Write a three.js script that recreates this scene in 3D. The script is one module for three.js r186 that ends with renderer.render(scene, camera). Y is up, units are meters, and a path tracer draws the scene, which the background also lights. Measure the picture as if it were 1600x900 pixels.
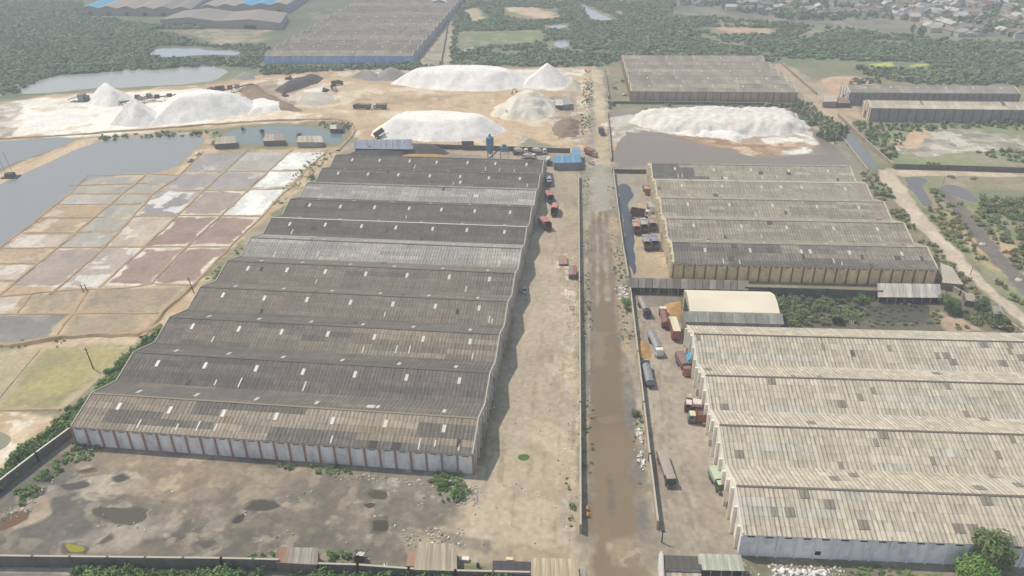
import * as THREE from 'three';
import { mergeGeometries } from 'three/addons/utils/BufferGeometryUtils.js';

// ---------- camera, sky, sun, exposure ----------
const scene = new THREE.Scene();
const camera = new THREE.PerspectiveCamera(41.67, 16 / 9, 1, 20000);
camera.position.set(0, 130, 0);
camera.rotation.order = 'YXZ';
camera.rotation.set(-0.48963, 0, -0.01265);
const renderer = new THREE.WebGLRenderer({ antialias: true });
renderer.toneMapping = THREE.LinearToneMapping;
renderer.toneMappingExposure = 1.07;
renderer.shadowMap.enabled = true;
const sunDir = new THREE.Vector3(-4.1, 7.6, -2.7).normalize();
{ // hazy tropical midday sky: pale blue overhead, milky towards the horizon and round the sun
  const w = 256, h = 128, px = new Float32Array(w * h * 4), d = new THREE.Vector3();
  for (let j = 0; j < h; j++) for (let i = 0; i < w; i++) {
    const el = ((j + 0.5) / h - 0.5) * Math.PI, ph = ((i + 0.5) / w - 0.5) * 2 * Math.PI; d.set(Math.cos(el) * Math.cos(ph), Math.sin(el), Math.cos(el) * Math.sin(ph));
    const up = Math.max(0, d.y), f = Math.pow(1 - up, 2.6), c = Math.max(0, d.dot(sunDir)), glow = 0.55 * Math.pow(c, 6) + 0.5 * Math.pow(c, 40), q = (j * w + i) * 4;
    px[q] = 0.2 + 0.92 * f + glow * 0.9; px[q + 1] = 0.265 + 0.89 * f + glow * 0.87; px[q + 2] = 0.37 + 0.84 * f + glow * 0.8; px[q + 3] = 1;
  }
  const t = new THREE.DataTexture(px, w, h, THREE.RGBAFormat, THREE.FloatType); t.mapping = THREE.EquirectangularReflectionMapping; t.magFilter = t.minFilter = THREE.LinearFilter; t.needsUpdate = true;
  scene.background = t; scene.environment = t;
}
const sun = new THREE.DirectionalLight(0xfff1de, 3.7);
sun.position.copy(sunDir).multiplyScalar(900).add(new THREE.Vector3(0, 0, -330));
sun.target.position.set(0, 0, -330);
sun.castShadow = true; sun.shadow.radius = 0.9; sun.shadow.mapSize.set(4096, 4096);
Object.assign(sun.shadow.camera, { left: -420, right: 420, top: 420, bottom: -420, near: 50, far: 2000 });
scene.add(sun, sun.target);
scene.fog = new THREE.FogExp2(0xdbe4ee, 0.00056);

// ---------- small tools ----------
let seed = 12345;
const rnd = () => { seed = (seed * 1664525 + 1013904223) >>> 0; return seed / 4294967296; };
const rr = (a, b) => a + (b - a) * rnd();
const reseed = (n) => { seed = (n * 2654435761 + 97) >>> 0; rnd(); rnd(); };
const clamp = (v, a = 0, b = 1) => v < a ? a : v > b ? b : v;
const ss = (a, b, v) => { const t = clamp((v - a) / (b - a)); return t * t * (3 - 2 * t); };
const used = {};
const numbered = (n) => { const k = used[n] = (used[n] ?? -1) + 1; return k ? n + '_' + String(k).padStart(3, '0') : n; };
const rgb = (hex) => [hex >> 16 & 255, hex >> 8 & 255, hex & 255];
const mat = (color, roughness = 0.9, extra = {}) => new THREE.MeshStandardMaterial({ color, roughness, side: THREE.DoubleSide, ...extra });
function mesh(parent, name, geo, m) { const o = new THREE.Mesh(geo, m); o.name = parent === scene ? numbered(name) : name; o.castShadow = o.receiveShadow = true; parent.add(o); return o; }
function tag(o, label, category, group) { o.userData.label = label; o.userData.category = category; if (group) o.userData.group = group; return o; }
function thing(name, label, category, x, z, az = 0, group, y = 0) {
  const o = new THREE.Group(); o.name = numbered(name); o.position.set(x, y, z); o.rotation.y = -az; scene.add(o); return tag(o, label, category, group);
}
const structure = (o) => { o.userData.kind = 'structure'; return o; };
const stuff = (o) => { o.userData.kind = 'stuff'; return o; };
function box(x0, x1, y0, y1, z0, z1) { const g = new THREE.BoxGeometry(x1 - x0, y1 - y0, z1 - z0); g.translate((x0 + x1) / 2, (y0 + y1) / 2, (z0 + z1) / 2); return g; }
const merge = (gs) => mergeGeometries(gs.map((g) => { const h = g.index ? g.toNonIndexed() : g; for (const k of Object.keys(h.attributes)) if (!['position', 'normal', 'uv', 'color'].includes(k)) h.deleteAttribute(k); return h; }));
function bar(a, b, w, h = w) { // box beam between two points
  const d = new THREE.Vector3(...b).sub(new THREE.Vector3(...a)), L = d.length(); const g = new THREE.BoxGeometry(w, h, L);
  g.lookAt(d); g.translate((a[0] + b[0]) / 2, (a[1] + b[1]) / 2, (a[2] + b[2]) / 2); return g;
}
function quadGeo(rows, uvs) { // soup of quads [a,b,c,d]
  const p = [], t = []; rows.forEach((q, i) => { for (const k of [0, 1, 2, 0, 2, 3]) { p.push(...q[k]); t.push(...(uvs ? uvs[i][k] : [0, 0])); } });
  const g = new THREE.BufferGeometry(); g.setAttribute('position', new THREE.Float32BufferAttribute(p, 3)); g.setAttribute('uv', new THREE.Float32BufferAttribute(t, 2)); g.computeVertexNormals(); return g;
}

// ---------- tileable fractal noise ----------
const NS = 1024, NZ = new Float32Array(NS * NS);
{
  reseed(7); let amp = 1, sum = 0;
  for (let oct = 0, cells = 64; oct < 5; oct++, cells *= 2, amp *= 0.55) {
    const lat = new Float32Array(cells * cells).map(() => rnd()), st = NS / cells; sum += amp;
    for (let y = 0; y < NS; y++) { const fy = y / st, iy = fy | 0, ty = ss(0, 1, fy - iy), y1 = (iy + 1) % cells;
      for (let x = 0; x < NS; x++) { const fx = x / st, ix = fx | 0, tx = ss(0, 1, fx - ix), x1 = (ix + 1) % cells;
        const a = lat[iy * cells + ix], b = lat[iy * cells + x1], c = lat[y1 * cells + ix], d = lat[y1 * cells + x1];
        NZ[y * NS + x] += amp * (a + (b - a) * tx + (c - a) * ty + (a - b - c + d) * tx * ty); } }
  }
  for (let i = 0; i < NZ.length; i++) NZ[i] = clamp(0.5 + (NZ[i] / sum - 0.5) * 1.9);
}
function fn(x, z, s, o = 0) { // fractal noise of feature size s metres
  let u = x * 16 / s + o * 137.7 + 5000, v = z * 16 / s + o * 71.3 + 90000; u -= Math.floor(u / NS) * NS; v -= Math.floor(v / NS) * NS;
  const i = u | 0, j = v | 0, a = u - i, b = v - j, i1 = (i + 1) & 1023, j1 = ((j + 1) & 1023) * NS, j0 = (j & 1023) * NS, i0 = i & 1023;
  const p = NZ[j0 + i0], q = NZ[j0 + i1], r = NZ[j1 + i0]; return p + (q - p) * a + (r - p) * b + (p - q - r + NZ[j1 + i1]) * a * b;
}
function sdist(poly, x, z) { // signed distance, inside positive
  let d = 1e9, inside = false;
  for (let i = 0, n = poly.length, j = n - 1; i < n; j = i++) { const ax = poly[j][0], az = poly[j][1], bx = poly[i][0], bz = poly[i][1], ex = bx - ax, ez = bz - az, wx = x - ax, wz = z - az;
    let t = (wx * ex + wz * ez) / (ex * ex + ez * ez); t = t < 0 ? 0 : t > 1 ? 1 : t; const dx = wx - ex * t, dz = wz - ez * t, q = dx * dx + dz * dz; if (q < d) d = q;
    if ((az > z) !== (bz > z) && x < ex * (z - az) / ez + ax) inside = !inside; }
  d = Math.sqrt(d); return inside ? d : -d;
}
function ldist(line, x, z) { let d = 1e9; for (let i = 1; i < line.length; i++) { const ax = line[i - 1][0], az = line[i - 1][1], ex = line[i][0] - ax, ez = line[i][1] - az, wx = x - ax, wz = z - az; const t = clamp((wx * ex + wz * ez) / (ex * ex + ez * ez)), dx = wx - ex * t, dz = wz - ez * t; d = Math.min(d, dx * dx + dz * dz); } return Math.sqrt(d); }
const bounds = (poly, m = 0) => [Math.min(...poly.map((p) => p[0])) - m, Math.max(...poly.map((p) => p[0])) + m, Math.min(...poly.map((p) => p[1])) - m, Math.max(...poly.map((p) => p[1])) + m];
function wobbly(poly, amp, step = 2.5, o = 3) { // natural outline
  const out = []; for (let i = 0; i < poly.length; i++) { const a = poly[i], b = poly[(i + 1) % poly.length], L = Math.hypot(b[0] - a[0], b[1] - a[1]), n = Math.max(1, Math.round(L / step));
    for (let k = 0; k < n; k++) { const x = a[0] + (b[0] - a[0]) * k / n, z = a[1] + (b[1] - a[1]) * k / n; out.push([x + (fn(x, z, 5 * step, o) - 0.5) * amp * 2, z + (fn(x, z, 5 * step, o + 5) - 0.5) * amp * 2]); } }
  return out;
}
function clipZ(poly, z0, keepBelow) { const out = [], s = keepBelow ? 1 : -1; for (let i = 0; i < poly.length; i++) { const a = poly[i], b = poly[(i + 1) % poly.length], da = s * (z0 - a[1]), db = s * (z0 - b[1]); if (da >= 0) out.push(a); if ((da < 0) !== (db < 0)) { const t = da / (da - db); out.push([a[0] + (b[0] - a[0]) * t, z0]); } } return out; }

// ---------- the lie of the land: what the ground is made of ----------
const zones = [];
const soil = (h) => { const v = rgb(h), g = v[0] * 0.3 + v[1] * 0.59 + v[2] * 0.11; return v.map((k, i) => (k + (g - k) * 0.14) * [0.995, 1, 0.98][i]); };
const Z = (p, c, o = {}) => zones.push({ p, c: c.map(soil), s: 9, s2: 14, th: 0.6, e: 1.2, w: 4, k: 1, b: bounds(p, 8), o: zones.length * 1.37, ...o });
const T = (l, width, c, o = {}) => zones.push({ l, width, c: c.map(soil), s: 5, s2: 9, th: 0.62, e: 0.8, w: 2, k: 1, b: bounds(l, width + 5), o: zones.length * 1.37, ...o });
// --- far country ---
Z([[-75.9,-1071.4],[718.7,-994.0],[401.5,-526.0],[212.6,-610.2],[93.6,-629.6],[-46.5,-618.4]], [0x6f7a5c, 0x7f8364, 0x94896f], { s: 40, s2: 55, th: 0.62, e: 8, w: 20 });
Z([[-770.1,-1138.9],[-63.1,-1070.1],[-49.6,-625.8],[-232.3,-629.3],[-377.3,-521.1]], [0x5d6b52, 0x6c755a, 0x8a836c], { s: 40, s2: 60, th: 0.7, e: 8, w: 14 });
Z([[176.1,-892.3],[517.3,-696.9],[718.7,-994.0],[155.0,-1048.9]], [0x77766c, 0x8a8478, 0x65695a], { s: 25, s2: 30, e: 10, w: 30 });
Z([[-7.3,-958.5],[27.6,-971.6],[52.1,-922.3],[55.0,-883.6],[38.6,-866.8],[3.9,-897.1]], [0xd0b89c, 0xc4ab8c], { e: 3, w: 16 });
Z([[-51.9,-931.2],[-37.7,-950.5],[-24.8,-890.1],[-37.9,-859.7],[-46.9,-873.7]], [0xc4b194, 0xb7a688], { e: 3, w: 12 });
Z([[-51.4,-792.0],[3.4,-811.0],[35.4,-793.1],[26.9,-733.9],[-20.6,-714.8],[-47.8,-729.3]], [0x7f8a60, 0x74825a, 0x97926c], { e: 4, w: 10, s: 22 });
Z([[189.2,-804.7],[220.0,-810.3],[267.3,-783.4],[252.3,-755.4],[216.7,-772.3]], [0xc5a88c, 0xb89a7e], { e: 3, w: 14 });
Z([[296.3,-766.4],[338.3,-778.1],[396.3,-741.5],[382.5,-725.6],[301.6,-731.3]], [0xa58d74, 0x8f8068], { e: 5, w: 18 });
Z([[111.7,-958.7],[189.1,-962.6],[192.1,-900.5],[143.5,-867.2],[111.0,-888.3]], [0x93896c, 0x7d7d60, 0xb3a184], { e: 5, w: 18, s: 20 });
Z([[288.9,-620.2],[310.1,-623.9],[303.6,-607.2],[282.9,-606.1]], [0xa8b84c, 0xb4c050], { e: 1.5, w: 5 });
Z([[319.3,-615.9],[330.7,-615.2],[326.5,-603.5],[313.8,-604.2]], [0xa8b84c, 0xb4c050], { e: 1.5, w: 5 });
Z([[216.2,-535.8],[240.7,-570.4],[264.5,-582.0],[269.8,-560.5],[250.5,-515.7],[215.3,-503.6]], [0xc6a98c, 0xbb9c80], { e: 3, w: 10 });
Z([[211.3,-622.4],[223.0,-626.7],[220.5,-517.2],[211.3,-447.3],[198.1,-447.9],[198.6,-492.8]], [0xa6988a, 0xb7a288], { e: 3, w: 5 });
Z([[216.2,-517.4],[232.8,-499.4],[218.4,-459.7],[207.4,-472.0]], [0xbaa28a, 0xac957e], { e: 2, w: 5 });
Z([[-372.9,-831.4],[-251.6,-830.2],[-214.7,-740.7],[-276.0,-725.7],[-302.7,-767.0]], [0xa89a84, 0x80806a, 0xb8a48a], { e: 5, w: 20 });
Z([[-88.8,-1072.6],[-64.8,-1070.3],[-49.6,-625.8],[-57.9,-626.3]], [0xb3a692, 0xa99c88], { e: 2, w: 4 });
Z([[-80.7,-625.2],[-83.4,-758.4],[-100.8,-1073.8],[-70.0,-1070.8],[-58.6,-756.7],[-54.6,-623.7]], [0xa59a8a, 0xb5a691, 0x8f8a7c], { e: 2, w: 5 });
// --- salt works ---
Z([[-320.2,-431.3],[-236.4,-444.2],[-161.5,-462.7],[-119.9,-472.4],[-101.0,-468.6],[-82.0,-403.8],[37.1,-392.4],[45.6,-392.1],[69.2,-621.2],[-49.4,-623.4],[-132.2,-623.4],[-198.8,-604.0],[-220.6,-579.1],[-337.9,-545.9],[-373.9,-515.8]], [0xc6ad8d, 0xb99d7c, 0xd6c6b0], { s: 26, s2: 18, th: 0.6, e: 2, w: 6 });
Z([[-350.7,-528.4],[-299.3,-551.4],[-232.8,-559.5],[-170.3,-537.3],[-129.5,-487.9],[-160.0,-471.3],[-232.2,-452.0],[-297.8,-444.3]], [0xf2f0ea, 0xe9e4da, 0xd9ccb8], { s: 20, s2: 16, th: 0.68, e: 3, w: 9 });
Z([[-373.9,-515.8],[-341.5,-528.0],[-299.3,-447.0],[-322.6,-435.1]], [0xb9ab9c, 0xd6d2cc, 0x9a8a7c], { s: 8, e: 2, w: 5 });
Z([[-207.1,-539.2],[-166.2,-522.7],[-121.9,-481.4],[-151.0,-468.0],[-187.7,-469.6]], [0xe6dccb, 0xd8c6ab, 0xc9b191], { s: 15, e: 4, w: 9 });
Z([[-192.3,-581.8],[-174.3,-587.2],[-127.9,-508.8],[-160.8,-519.0],[-188.7,-538.2]], [0xb9a28a, 0x9c8a78, 0xcbb79c], { s: 8, e: 2, w: 5 });
Z([[-179.3,-587.5],[-148.0,-601.1],[-149.0,-583.7],[-166.1,-556.0]], [0xd9d2c6, 0xcdbda6], { e: 2, w: 4 });
Z([[-160.1,-533.1],[-141.3,-570.7],[-120.0,-534.7],[-126.8,-503.8],[-142.7,-507.9]], [0xd8d4d0, 0xcbbda9, 0xe6e4e0], { s: 10, e: 2, w: 6 });
Z([[-125.2,-599.8],[-76.5,-588.2],[-44.1,-545.7],[15.6,-546.4],[49.9,-544.6],[55.6,-612.4],[-121.7,-622.8]], [0xd6cfc4, 0xc3b49e, 0xe2e0dc], { s: 16, e: 3, w: 8 });
Z([[-113.1,-534.3],[-11.8,-536.5],[-6.8,-485.2],[-44.7,-493.3],[-74.3,-494.8],[-97.6,-483.3]], [0xb9a083, 0xc6ad8c, 0xab9276], { s: 20, s2: 12, e: 3, w: 8 });
Z([[28.4,-527.1],[49.9,-544.6],[45.7,-410.1],[30.0,-416.6],[24.8,-455.7]], [0x9f8d7a, 0xb5a18a, 0xc9c0b6], { s: 7, s2: 6, th: 0.62, e: 2, w: 6 });
Z([[3.0,-433.9],[19.5,-425.6],[29.5,-408.4],[8.1,-407.0]], [0x9a9484, 0xc3bdb2, 0x86836c], { s: 6, e: 2, w: 5 });
Z([[-93.1,-425.4],[37.6,-399.0],[35.7,-375.7],[-93.2,-380.7],[-95.4,-408.9]], [0x8c8680, 0x9b9084, 0xb09a7c], { s: 9, e: 1.5, w: 3 });
T([[-133.9,-497.6],[-101.5,-505.9],[-40.9,-499.6],[-2.7,-464.1],[30.0,-415.4],[46.9,-387.7]], 6, [0xc9af8c, 0xbda280], { w: 4, e: 2 });
// --- ponds' banks and salt pans ---
Z([[-275.7,-351.5],[-254.0,-441.1],[-181.3,-451.2],[-164.5,-412.9],[-93.1,-415.8],[-93.2,-380.7],[-118.8,-249.2],[-121.4,-232.8],[-119.9,-209.6],[-178.1,-201.5]], [0xc2ac90, 0xb59c7e, 0x9f9078], { s: 14, e: 2, w: 4 });
Z([[-275.7,-351.5],[-262.2,-394.5],[-248.2,-440.9],[-241.7,-443.2],[-249.3,-383.6],[-261.9,-330.2]], [0xcdb596, 0xc2a888], { e: 1, w: 3 });
Z([[-174.5,-373.8],[-177.3,-413.4],[-166.7,-424.9],[-162.8,-387.5],[-164.8,-365.7]], [0xcbb291, 0xbfa481], { e: 1, w: 3 });
const PANC = { W: [0xdfe2e4, 0xd3d7d9, 0xeceded], R: [0x97796a, 0xa08274, 0x8c7468], G: [0xb0aaa2, 0xa89f94, 0xbdb8b2], L: [0xa39a98, 0x979090, 0xc2bebc], M: [0xa08d82, 0xab978a, 0x978884], K: [0xa09896, 0x938b8b, 0xe0e0e0], P: [0xb3a698, 0xbdb0a3, 0xcfc8c0], S: [0xac9b92, 0xb3a298, 0xd6d2ce], g: [0xa39e93, 0x9a968c, 0xb0a797], O: [0xb29a80, 0xa8917a, 0xc9b8a2], T: [0xa1917a, 0xac9a80, 0x97897a], B: [0x85807c, 0x7c7976, 0x938b84] };
const pans = [['W',[[-123.0,-408.9],[-102.2,-406.9],[-106.5,-377.2],[-125.7,-377.9]]],
['W',[[-125.7,-377.9],[-106.2,-376.2],[-108.8,-350.9],[-128.0,-351.6]]],
['W',[[-128.0,-351.6],[-108.6,-350.0],[-111.9,-315.3],[-130.7,-315.9]]],
['R',[[-130.7,-315.9],[-111.7,-314.6],[-115.6,-282.8],[-133.7,-283.4]]],
['R',[[-133.7,-283.4],[-115.4,-282.2],[-118.3,-249.7],[-134.9,-250.1]]],
['G',[[-147.5,-409.9],[-122.7,-407.7],[-125.9,-375.9],[-148.6,-376.8]]],
['L',[[-148.6,-376.8],[-125.6,-374.9],[-128.3,-348.1],[-149.5,-348.8]]],
['M',[[-149.5,-348.8],[-128.0,-347.2],[-130.6,-317.4],[-150.2,-318.1]]],
['R',[[-150.2,-318.1],[-130.4,-316.7],[-133.7,-283.4],[-151.1,-283.9]]],
['R',[[-151.1,-283.9],[-133.5,-282.7],[-134.9,-249.1],[-152.9,-249.6]]],
['L',[[-171.7,-409.7],[-147.2,-407.6],[-148.6,-374.8],[-170.5,-375.6]]],
['L',[[-170.5,-375.6],[-148.3,-373.8],[-149.5,-348.8],[-172.1,-349.6]]],
['K',[[-172.1,-349.6],[-149.2,-347.9],[-150.2,-316.6],[-170.1,-317.2]]],
['P',[[-170.1,-317.2],[-149.9,-315.8],[-151.1,-283.9],[-167.7,-284.4]]],
['S',[[-167.7,-284.4],[-150.8,-283.2],[-153.0,-248.1],[-168.0,-248.5]]],
['g',[[-188.3,-373.3],[-170.0,-371.7],[-171.2,-358.5],[-187.9,-359.1]]],
['g',[[-187.9,-359.1],[-170.8,-357.6],[-172.6,-344.4],[-187.8,-345.0]]],
['g',[[-187.8,-345.0],[-172.2,-343.6],[-171.7,-332.0],[-187.6,-332.5]]],
['g',[[-187.6,-332.5],[-171.4,-331.2],[-170.0,-315.7],[-187.5,-316.3]]],
['g',[[-187.5,-316.3],[-169.6,-315.0],[-168.7,-299.4],[-187.3,-300.0]]],
['G',[[-187.3,-300.0],[-168.4,-298.7],[-167.7,-283.7],[-187.1,-284.3]]],
['M',[[-187.1,-284.3],[-167.4,-283.1],[-168.0,-249.0],[-186.7,-249.5]]],
['g',[[-218.3,-371.5],[-187.7,-369.4],[-187.9,-357.3],[-216.0,-358.3]]],
['g',[[-216.0,-358.3],[-187.5,-356.4],[-187.8,-344.1],[-213.9,-345.0]]],
['G',[[-213.9,-345.0],[-187.4,-343.2],[-187.6,-331.7],[-213.3,-332.6]]],
['O',[[-213.3,-332.6],[-187.3,-330.9],[-187.4,-315.5],[-212.5,-316.4]]],
['O',[[-212.5,-316.4],[-187.1,-314.8],[-187.3,-299.3],[-211.7,-300.0]]],
['P',[[-211.7,-300.0],[-186.9,-298.6],[-187.1,-283.7],[-210.9,-284.4]]],
['O',[[-210.9,-284.4],[-186.8,-283.1],[-186.9,-269.4],[-210.2,-270.1]]],
['P',[[-210.2,-270.1],[-186.6,-268.8],[-186.8,-255.1],[-209.5,-255.8]]],
['O',[[-209.5,-255.8],[-186.5,-254.6],[-186.4,-242.0],[-208.8,-242.6]]],
['T',[[-155.8,-247.1],[-121.0,-248.7],[-122.2,-229.2],[-152.0,-229.1]]],
['T',[[-152.4,-228.2],[-122.3,-228.3],[-126.0,-214.1],[-150.4,-213.4]]],
['B',[[-191.7,-229.2],[-154.0,-228.7],[-153.0,-211.1],[-177.6,-207.1]]],
['P',[[-197.1,-241.4],[-175.6,-242.7],[-173.6,-229.6],[-189.4,-229.1]]],
['T',[[-174.2,-242.7],[-156.3,-245.2],[-153.8,-230.0],[-172.3,-229.6]]]];
const shrink = (q, d) => { const cx = q.reduce((s, p) => s + p[0], 0) / q.length, cz = q.reduce((s, p) => s + p[1], 0) / q.length; return q.map(([x, z]) => { const L = Math.hypot(x - cx, z - cz); return [x + (cx - x) * d / L, z + (cz - z) * d / L]; }); };
for (const [k, q] of pans) { if (k === 'R' || k === 'M' || k === 'S') Z(shrink(q, 0.3), [0xddd6cc, 0xcdbfae], { e: 0.5, w: 1 }); Z(shrink(q, k === 'R' ? 2.4 : 1.4), PANC[k], { s: k === 'R' ? 22 : 12, s2: 9, th: k === 'K' || k === 'S' ? 0.55 : 0.62, e: 0.6, w: k === 'R' ? 3 : 1.6 }); }
// --- yellow-green pond meadow at the left, sand below it ---
Z([[-181.0,-206.0],[-152.5,-206.5],[-126.3,-207.8],[-116.5,-211.4],[-120.3,-205.7],[-128.4,-174.0],[-156.8,-168.8]], [0xa89e80, 0xb0a483], { e: 1, w: 2 });
Z([[-150.6,-206.1],[-127.9,-206.7],[-122.4,-205.8],[-129.6,-175.3],[-145.5,-175.3]], [0xa69c68, 0x9e9566, 0x938c66], { s: 14, e: 1.5, w: 2 });
Z([[-160.6,-174.7],[-129.0,-174.0],[-126.0,-171.1],[-129.2,-140.8],[-135.8,-136.5]], [0xccb69a, 0xbfa486, 0xded2c0], { s: 8, s2: 7, e: 1.5, w: 4 });
Z([[-125.7,-174.0],[-117.5,-211.5],[-121.4,-232.8],[-118.8,-249.2],[-91.8,-408.7],[-94.7,-388.0],[-109.2,-241.9],[-113.8,-200.0],[-121.7,-176.9]], [0x8f8a70, 0x9f927a, 0x7c8060], { s: 8, e: 1, w: 2 });
Z([[-119.9,-229.2],[-117.6,-249.1],[-114.5,-257.4],[-114.4,-237.3],[-117.6,-207.6],[-122.0,-209.6]], [0xc9b193, 0xb99e7e], { e: 1, w: 2 });
// --- waste yard ---
Z([[-127.0,-132.2],[-117.1,-159.8],[-7.0,-146.5],[-9.6,-112.8],[-118.7,-114.5]], [0x78726a, 0x857c70, 0xa0927e], { s: 13, s2: 7, th: 0.56, e: 1, w: 3 });
Z([[-127.0,-132.2],[-117.1,-159.8],[-7.0,-146.5],[-9.6,-112.8],[-118.7,-114.5]], [0x5e5851, 0x746b60, 0x9c9080], { s: 3.2, s2: 2.4, th: 0.64, e: 1, w: 2, k: 0.55 });
Z([[-117.7,-142.8],[-76.7,-147.8],[-32.0,-141.2],[-23.6,-122.7],[-97.8,-122.1]], [0x56514c, 0x78705f, 0xa89e90], { s: 6, s2: 3.4, th: 0.66, e: 5, w: 10, k: 0.55 });
Z([[-113.1,-155.9],[-66.2,-150.8],[-53.7,-146.2],[-64.1,-133.2],[-89.0,-142.3],[-106.7,-149.6]], [0xa08c76, 0x8f7f70, 0xb7a48c], { s: 8, s2: 5, e: 4, w: 9, k: 0.8 });
Z([[-76.3,-146.6],[-29.0,-142.3],[-26.8,-124.6],[-69.6,-127.3]], [0x6c645c, 0x7c7268, 0x988a7a], { s: 9, s2: 5, e: 6, w: 12, k: 0.7 });
Z([[-122.2,-151.1],[-107.7,-151.5],[-97.3,-138.0],[-98.8,-123.9],[-112.4,-125.1],[-120.3,-136.3]], [0x605e5a, 0x6b6762, 0x888076], { s: 9, s2: 5, th: 0.64, e: 2, w: 8 });
Z([[-122.8,-140.6],[-117.1,-141.7],[-111.4,-134.0],[-118.2,-130.1]], [0xab9b88, 0x9b8b7a], { e: 1, w: 4 });
Z([[-103.4,-125.9],[-81.6,-131.5],[-78.9,-128.4],[-99.3,-122.1]], [0xaaa096, 0x8d837c], { e: 2, w: 6, k: 0.8 });
Z([[-107.1,-143.7],[-95.8,-147.0],[-91.1,-143.4],[-102.3,-140.3]], [0xb4a898, 0x9c8e80], { e: 1, w: 5, k: 0.9 });
Z([[-40.8,-155.8],[-18.1,-144.4],[-10.1,-142.0],[-12.9,-136.5],[-28.6,-139.0]], [0x8b8178, 0x7a716a, 0xb0a79c], { s: 5, s2: 3, e: 2, w: 5, k: 0.8 });
Z([[-26.9,-125.6],[-12.5,-128.3],[-9.3,-122.5],[-23.5,-121.2]], [0x9f957f, 0xb4a88e, 0x8f8878], { s: 5, s2: 3, e: 1.5, w: 5 });
// --- yard of the long dark warehouse ---
Z([[-14.4,-112.8],[-11.6,-126.3],[-9.9,-144.9],[-5.3,-197.5],[17.4,-376.4],[36.3,-375.7],[14.9,-125.9],[17.5,-112.3]], [0xa99a85, 0xa0917c, 0xb3a590], { s: 18, s2: 11, th: 0.6, e: 2, w: 6 });
Z([[-10.2,-145.4],[-2.2,-155.0],[-0.2,-212.6],[14.9,-317.1],[18.3,-317.0],[9.3,-212.4],[1.8,-144.0],[-5.1,-126.2]], [0xa79c8d, 0xb0a28e], { s: 10, e: 4, w: 6, k: 0.7 });
Z([[18.4,-270.4],[26.8,-270.2],[22.6,-220.4],[17.3,-229.3]], [0xb9ad9a, 0xa5947c, 0xcfc6b8], { s: 4, s2: 3, e: 1.5, w: 4 });
Z([[18.6,-229.2],[23.3,-229.1],[14.6,-125.9],[12.3,-127.9]], [0xa39a8a, 0xb5a58c, 0xbcb4a8], { s: 5, s2: 3, e: 1, w: 3, k: 0.8 });
Z([[15.0,-357.2],[30.3,-349.4],[26.4,-316.7],[21.1,-324.6]], [0x9a8f80, 0xa39786], { e: 3, w: 7, k: 0.7 });
// --- upper road and main road ---
Z([[64.7,-616.6],[75.9,-616.0],[63.4,-461.0],[53.7,-369.1],[35.7,-375.7],[45.6,-447.9]], [0xa1958a, 0x8f8678, 0xb9ad9e], { s: 8, e: 2, w: 4 });
Z([[65.2,-611.8],[72.3,-611.4],[60.7,-461.2],[51.5,-375.1],[42.9,-375.5],[52.8,-461.5]], [0xbcac90, 0xb09f84, 0xc6b79c], { s: 10, e: 1, w: 2 });
Z([[36.3,-375.7],[52.8,-375.1],[39.4,-196.5],[32.7,-125.6],[31.2,-108.0],[12.4,-108.3],[14.9,-125.9]], [0x8f887c, 0x9c9282, 0x7d7a66], { s: 7, s2: 5, e: 1, w: 2 });
Z([[35.6,-363.0],[39.4,-362.9],[27.1,-220.2],[20.2,-154.6],[18.2,-131.8],[15.5,-131.8]], [0x8a8a6c, 0x8f8c7a, 0x9c9484], { s: 4, s2: 3, e: 1, w: 3 });
Z([[41.7,-379.6],[51.0,-379.2],[45.0,-316.1],[42.8,-291.4],[34.3,-295.1],[35.7,-324.1]], [0x9b948c, 0xa39b90], { s: 9, e: 2, w: 5 });
Z([[35.6,-316.4],[44.2,-316.1],[35.5,-211.8],[32.6,-165.0],[30.6,-140.1],[29.2,-123.7],[26.9,-107.3],[15.3,-107.5],[17.3,-122.0],[19.2,-154.6],[25.6,-220.3]], [0x7b6850, 0x826f57, 0x86755f], { s: 24, s2: 10, e: 1.6, w: 1.6, sm: 0.85 });
T([[32.1,-295.1],[25.8,-220.3],[20.7,-171.0],[17.8,-144.9],[17.1,-125.8]], 0.8, [0x746b62, 0x7f766c], { w: 2 });
T([[45.0,-316.1],[38.7,-242.9],[33.9,-183.0],[30.5,-144.7],[28.8,-123.7]], 0.9, [0x77706a, 0x857b70], { w: 2 });
T([[38.1,-316.3],[34.1,-269.9],[29.5,-229.0]], 0.7, [0xa89a86, 0x8f8272], { w: 1 });
T([[41.3,-316.2],[37.1,-269.9],[33.8,-233.4]], 0.5, [0xa3957f, 0x8a7c6c], { w: 1 });
T([[23.7,-143.6],[23.1,-133.8],[22.9,-130.7]], 0.3, [0x6e6052, 0x7a6b5a], { w: 1 });
Z([[42.7,-308.8],[46.1,-308.7],[36.4,-196.6],[34.4,-196.6]], [0xb09a7c, 0xa89278], { e: 1, w: 3, k: 0.8 });
Z([[13.1,-124.9],[18.1,-124.9],[16.6,-112.4],[14.9,-113.2],[12.1,-122.1]], [0x877d72, 0x7d746a, 0xa09482], { s: 5, e: 2, w: 5 });
Z([[28.1,-123.7],[31.5,-122.7],[30.3,-120.0],[27.7,-116.5]], [0x857a6e, 0x94887a], { s: 5, e: 1.5, w: 4 });
Z([[20.9,-121.1],[26.3,-121.5],[26.0,-117.4],[22.2,-117.3]], [0x9c8a70, 0x86735e, 0xb0a088], { s: 3, s2: 2, th: 0.55, e: 1, w: 4, k: 0.7 });
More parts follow.
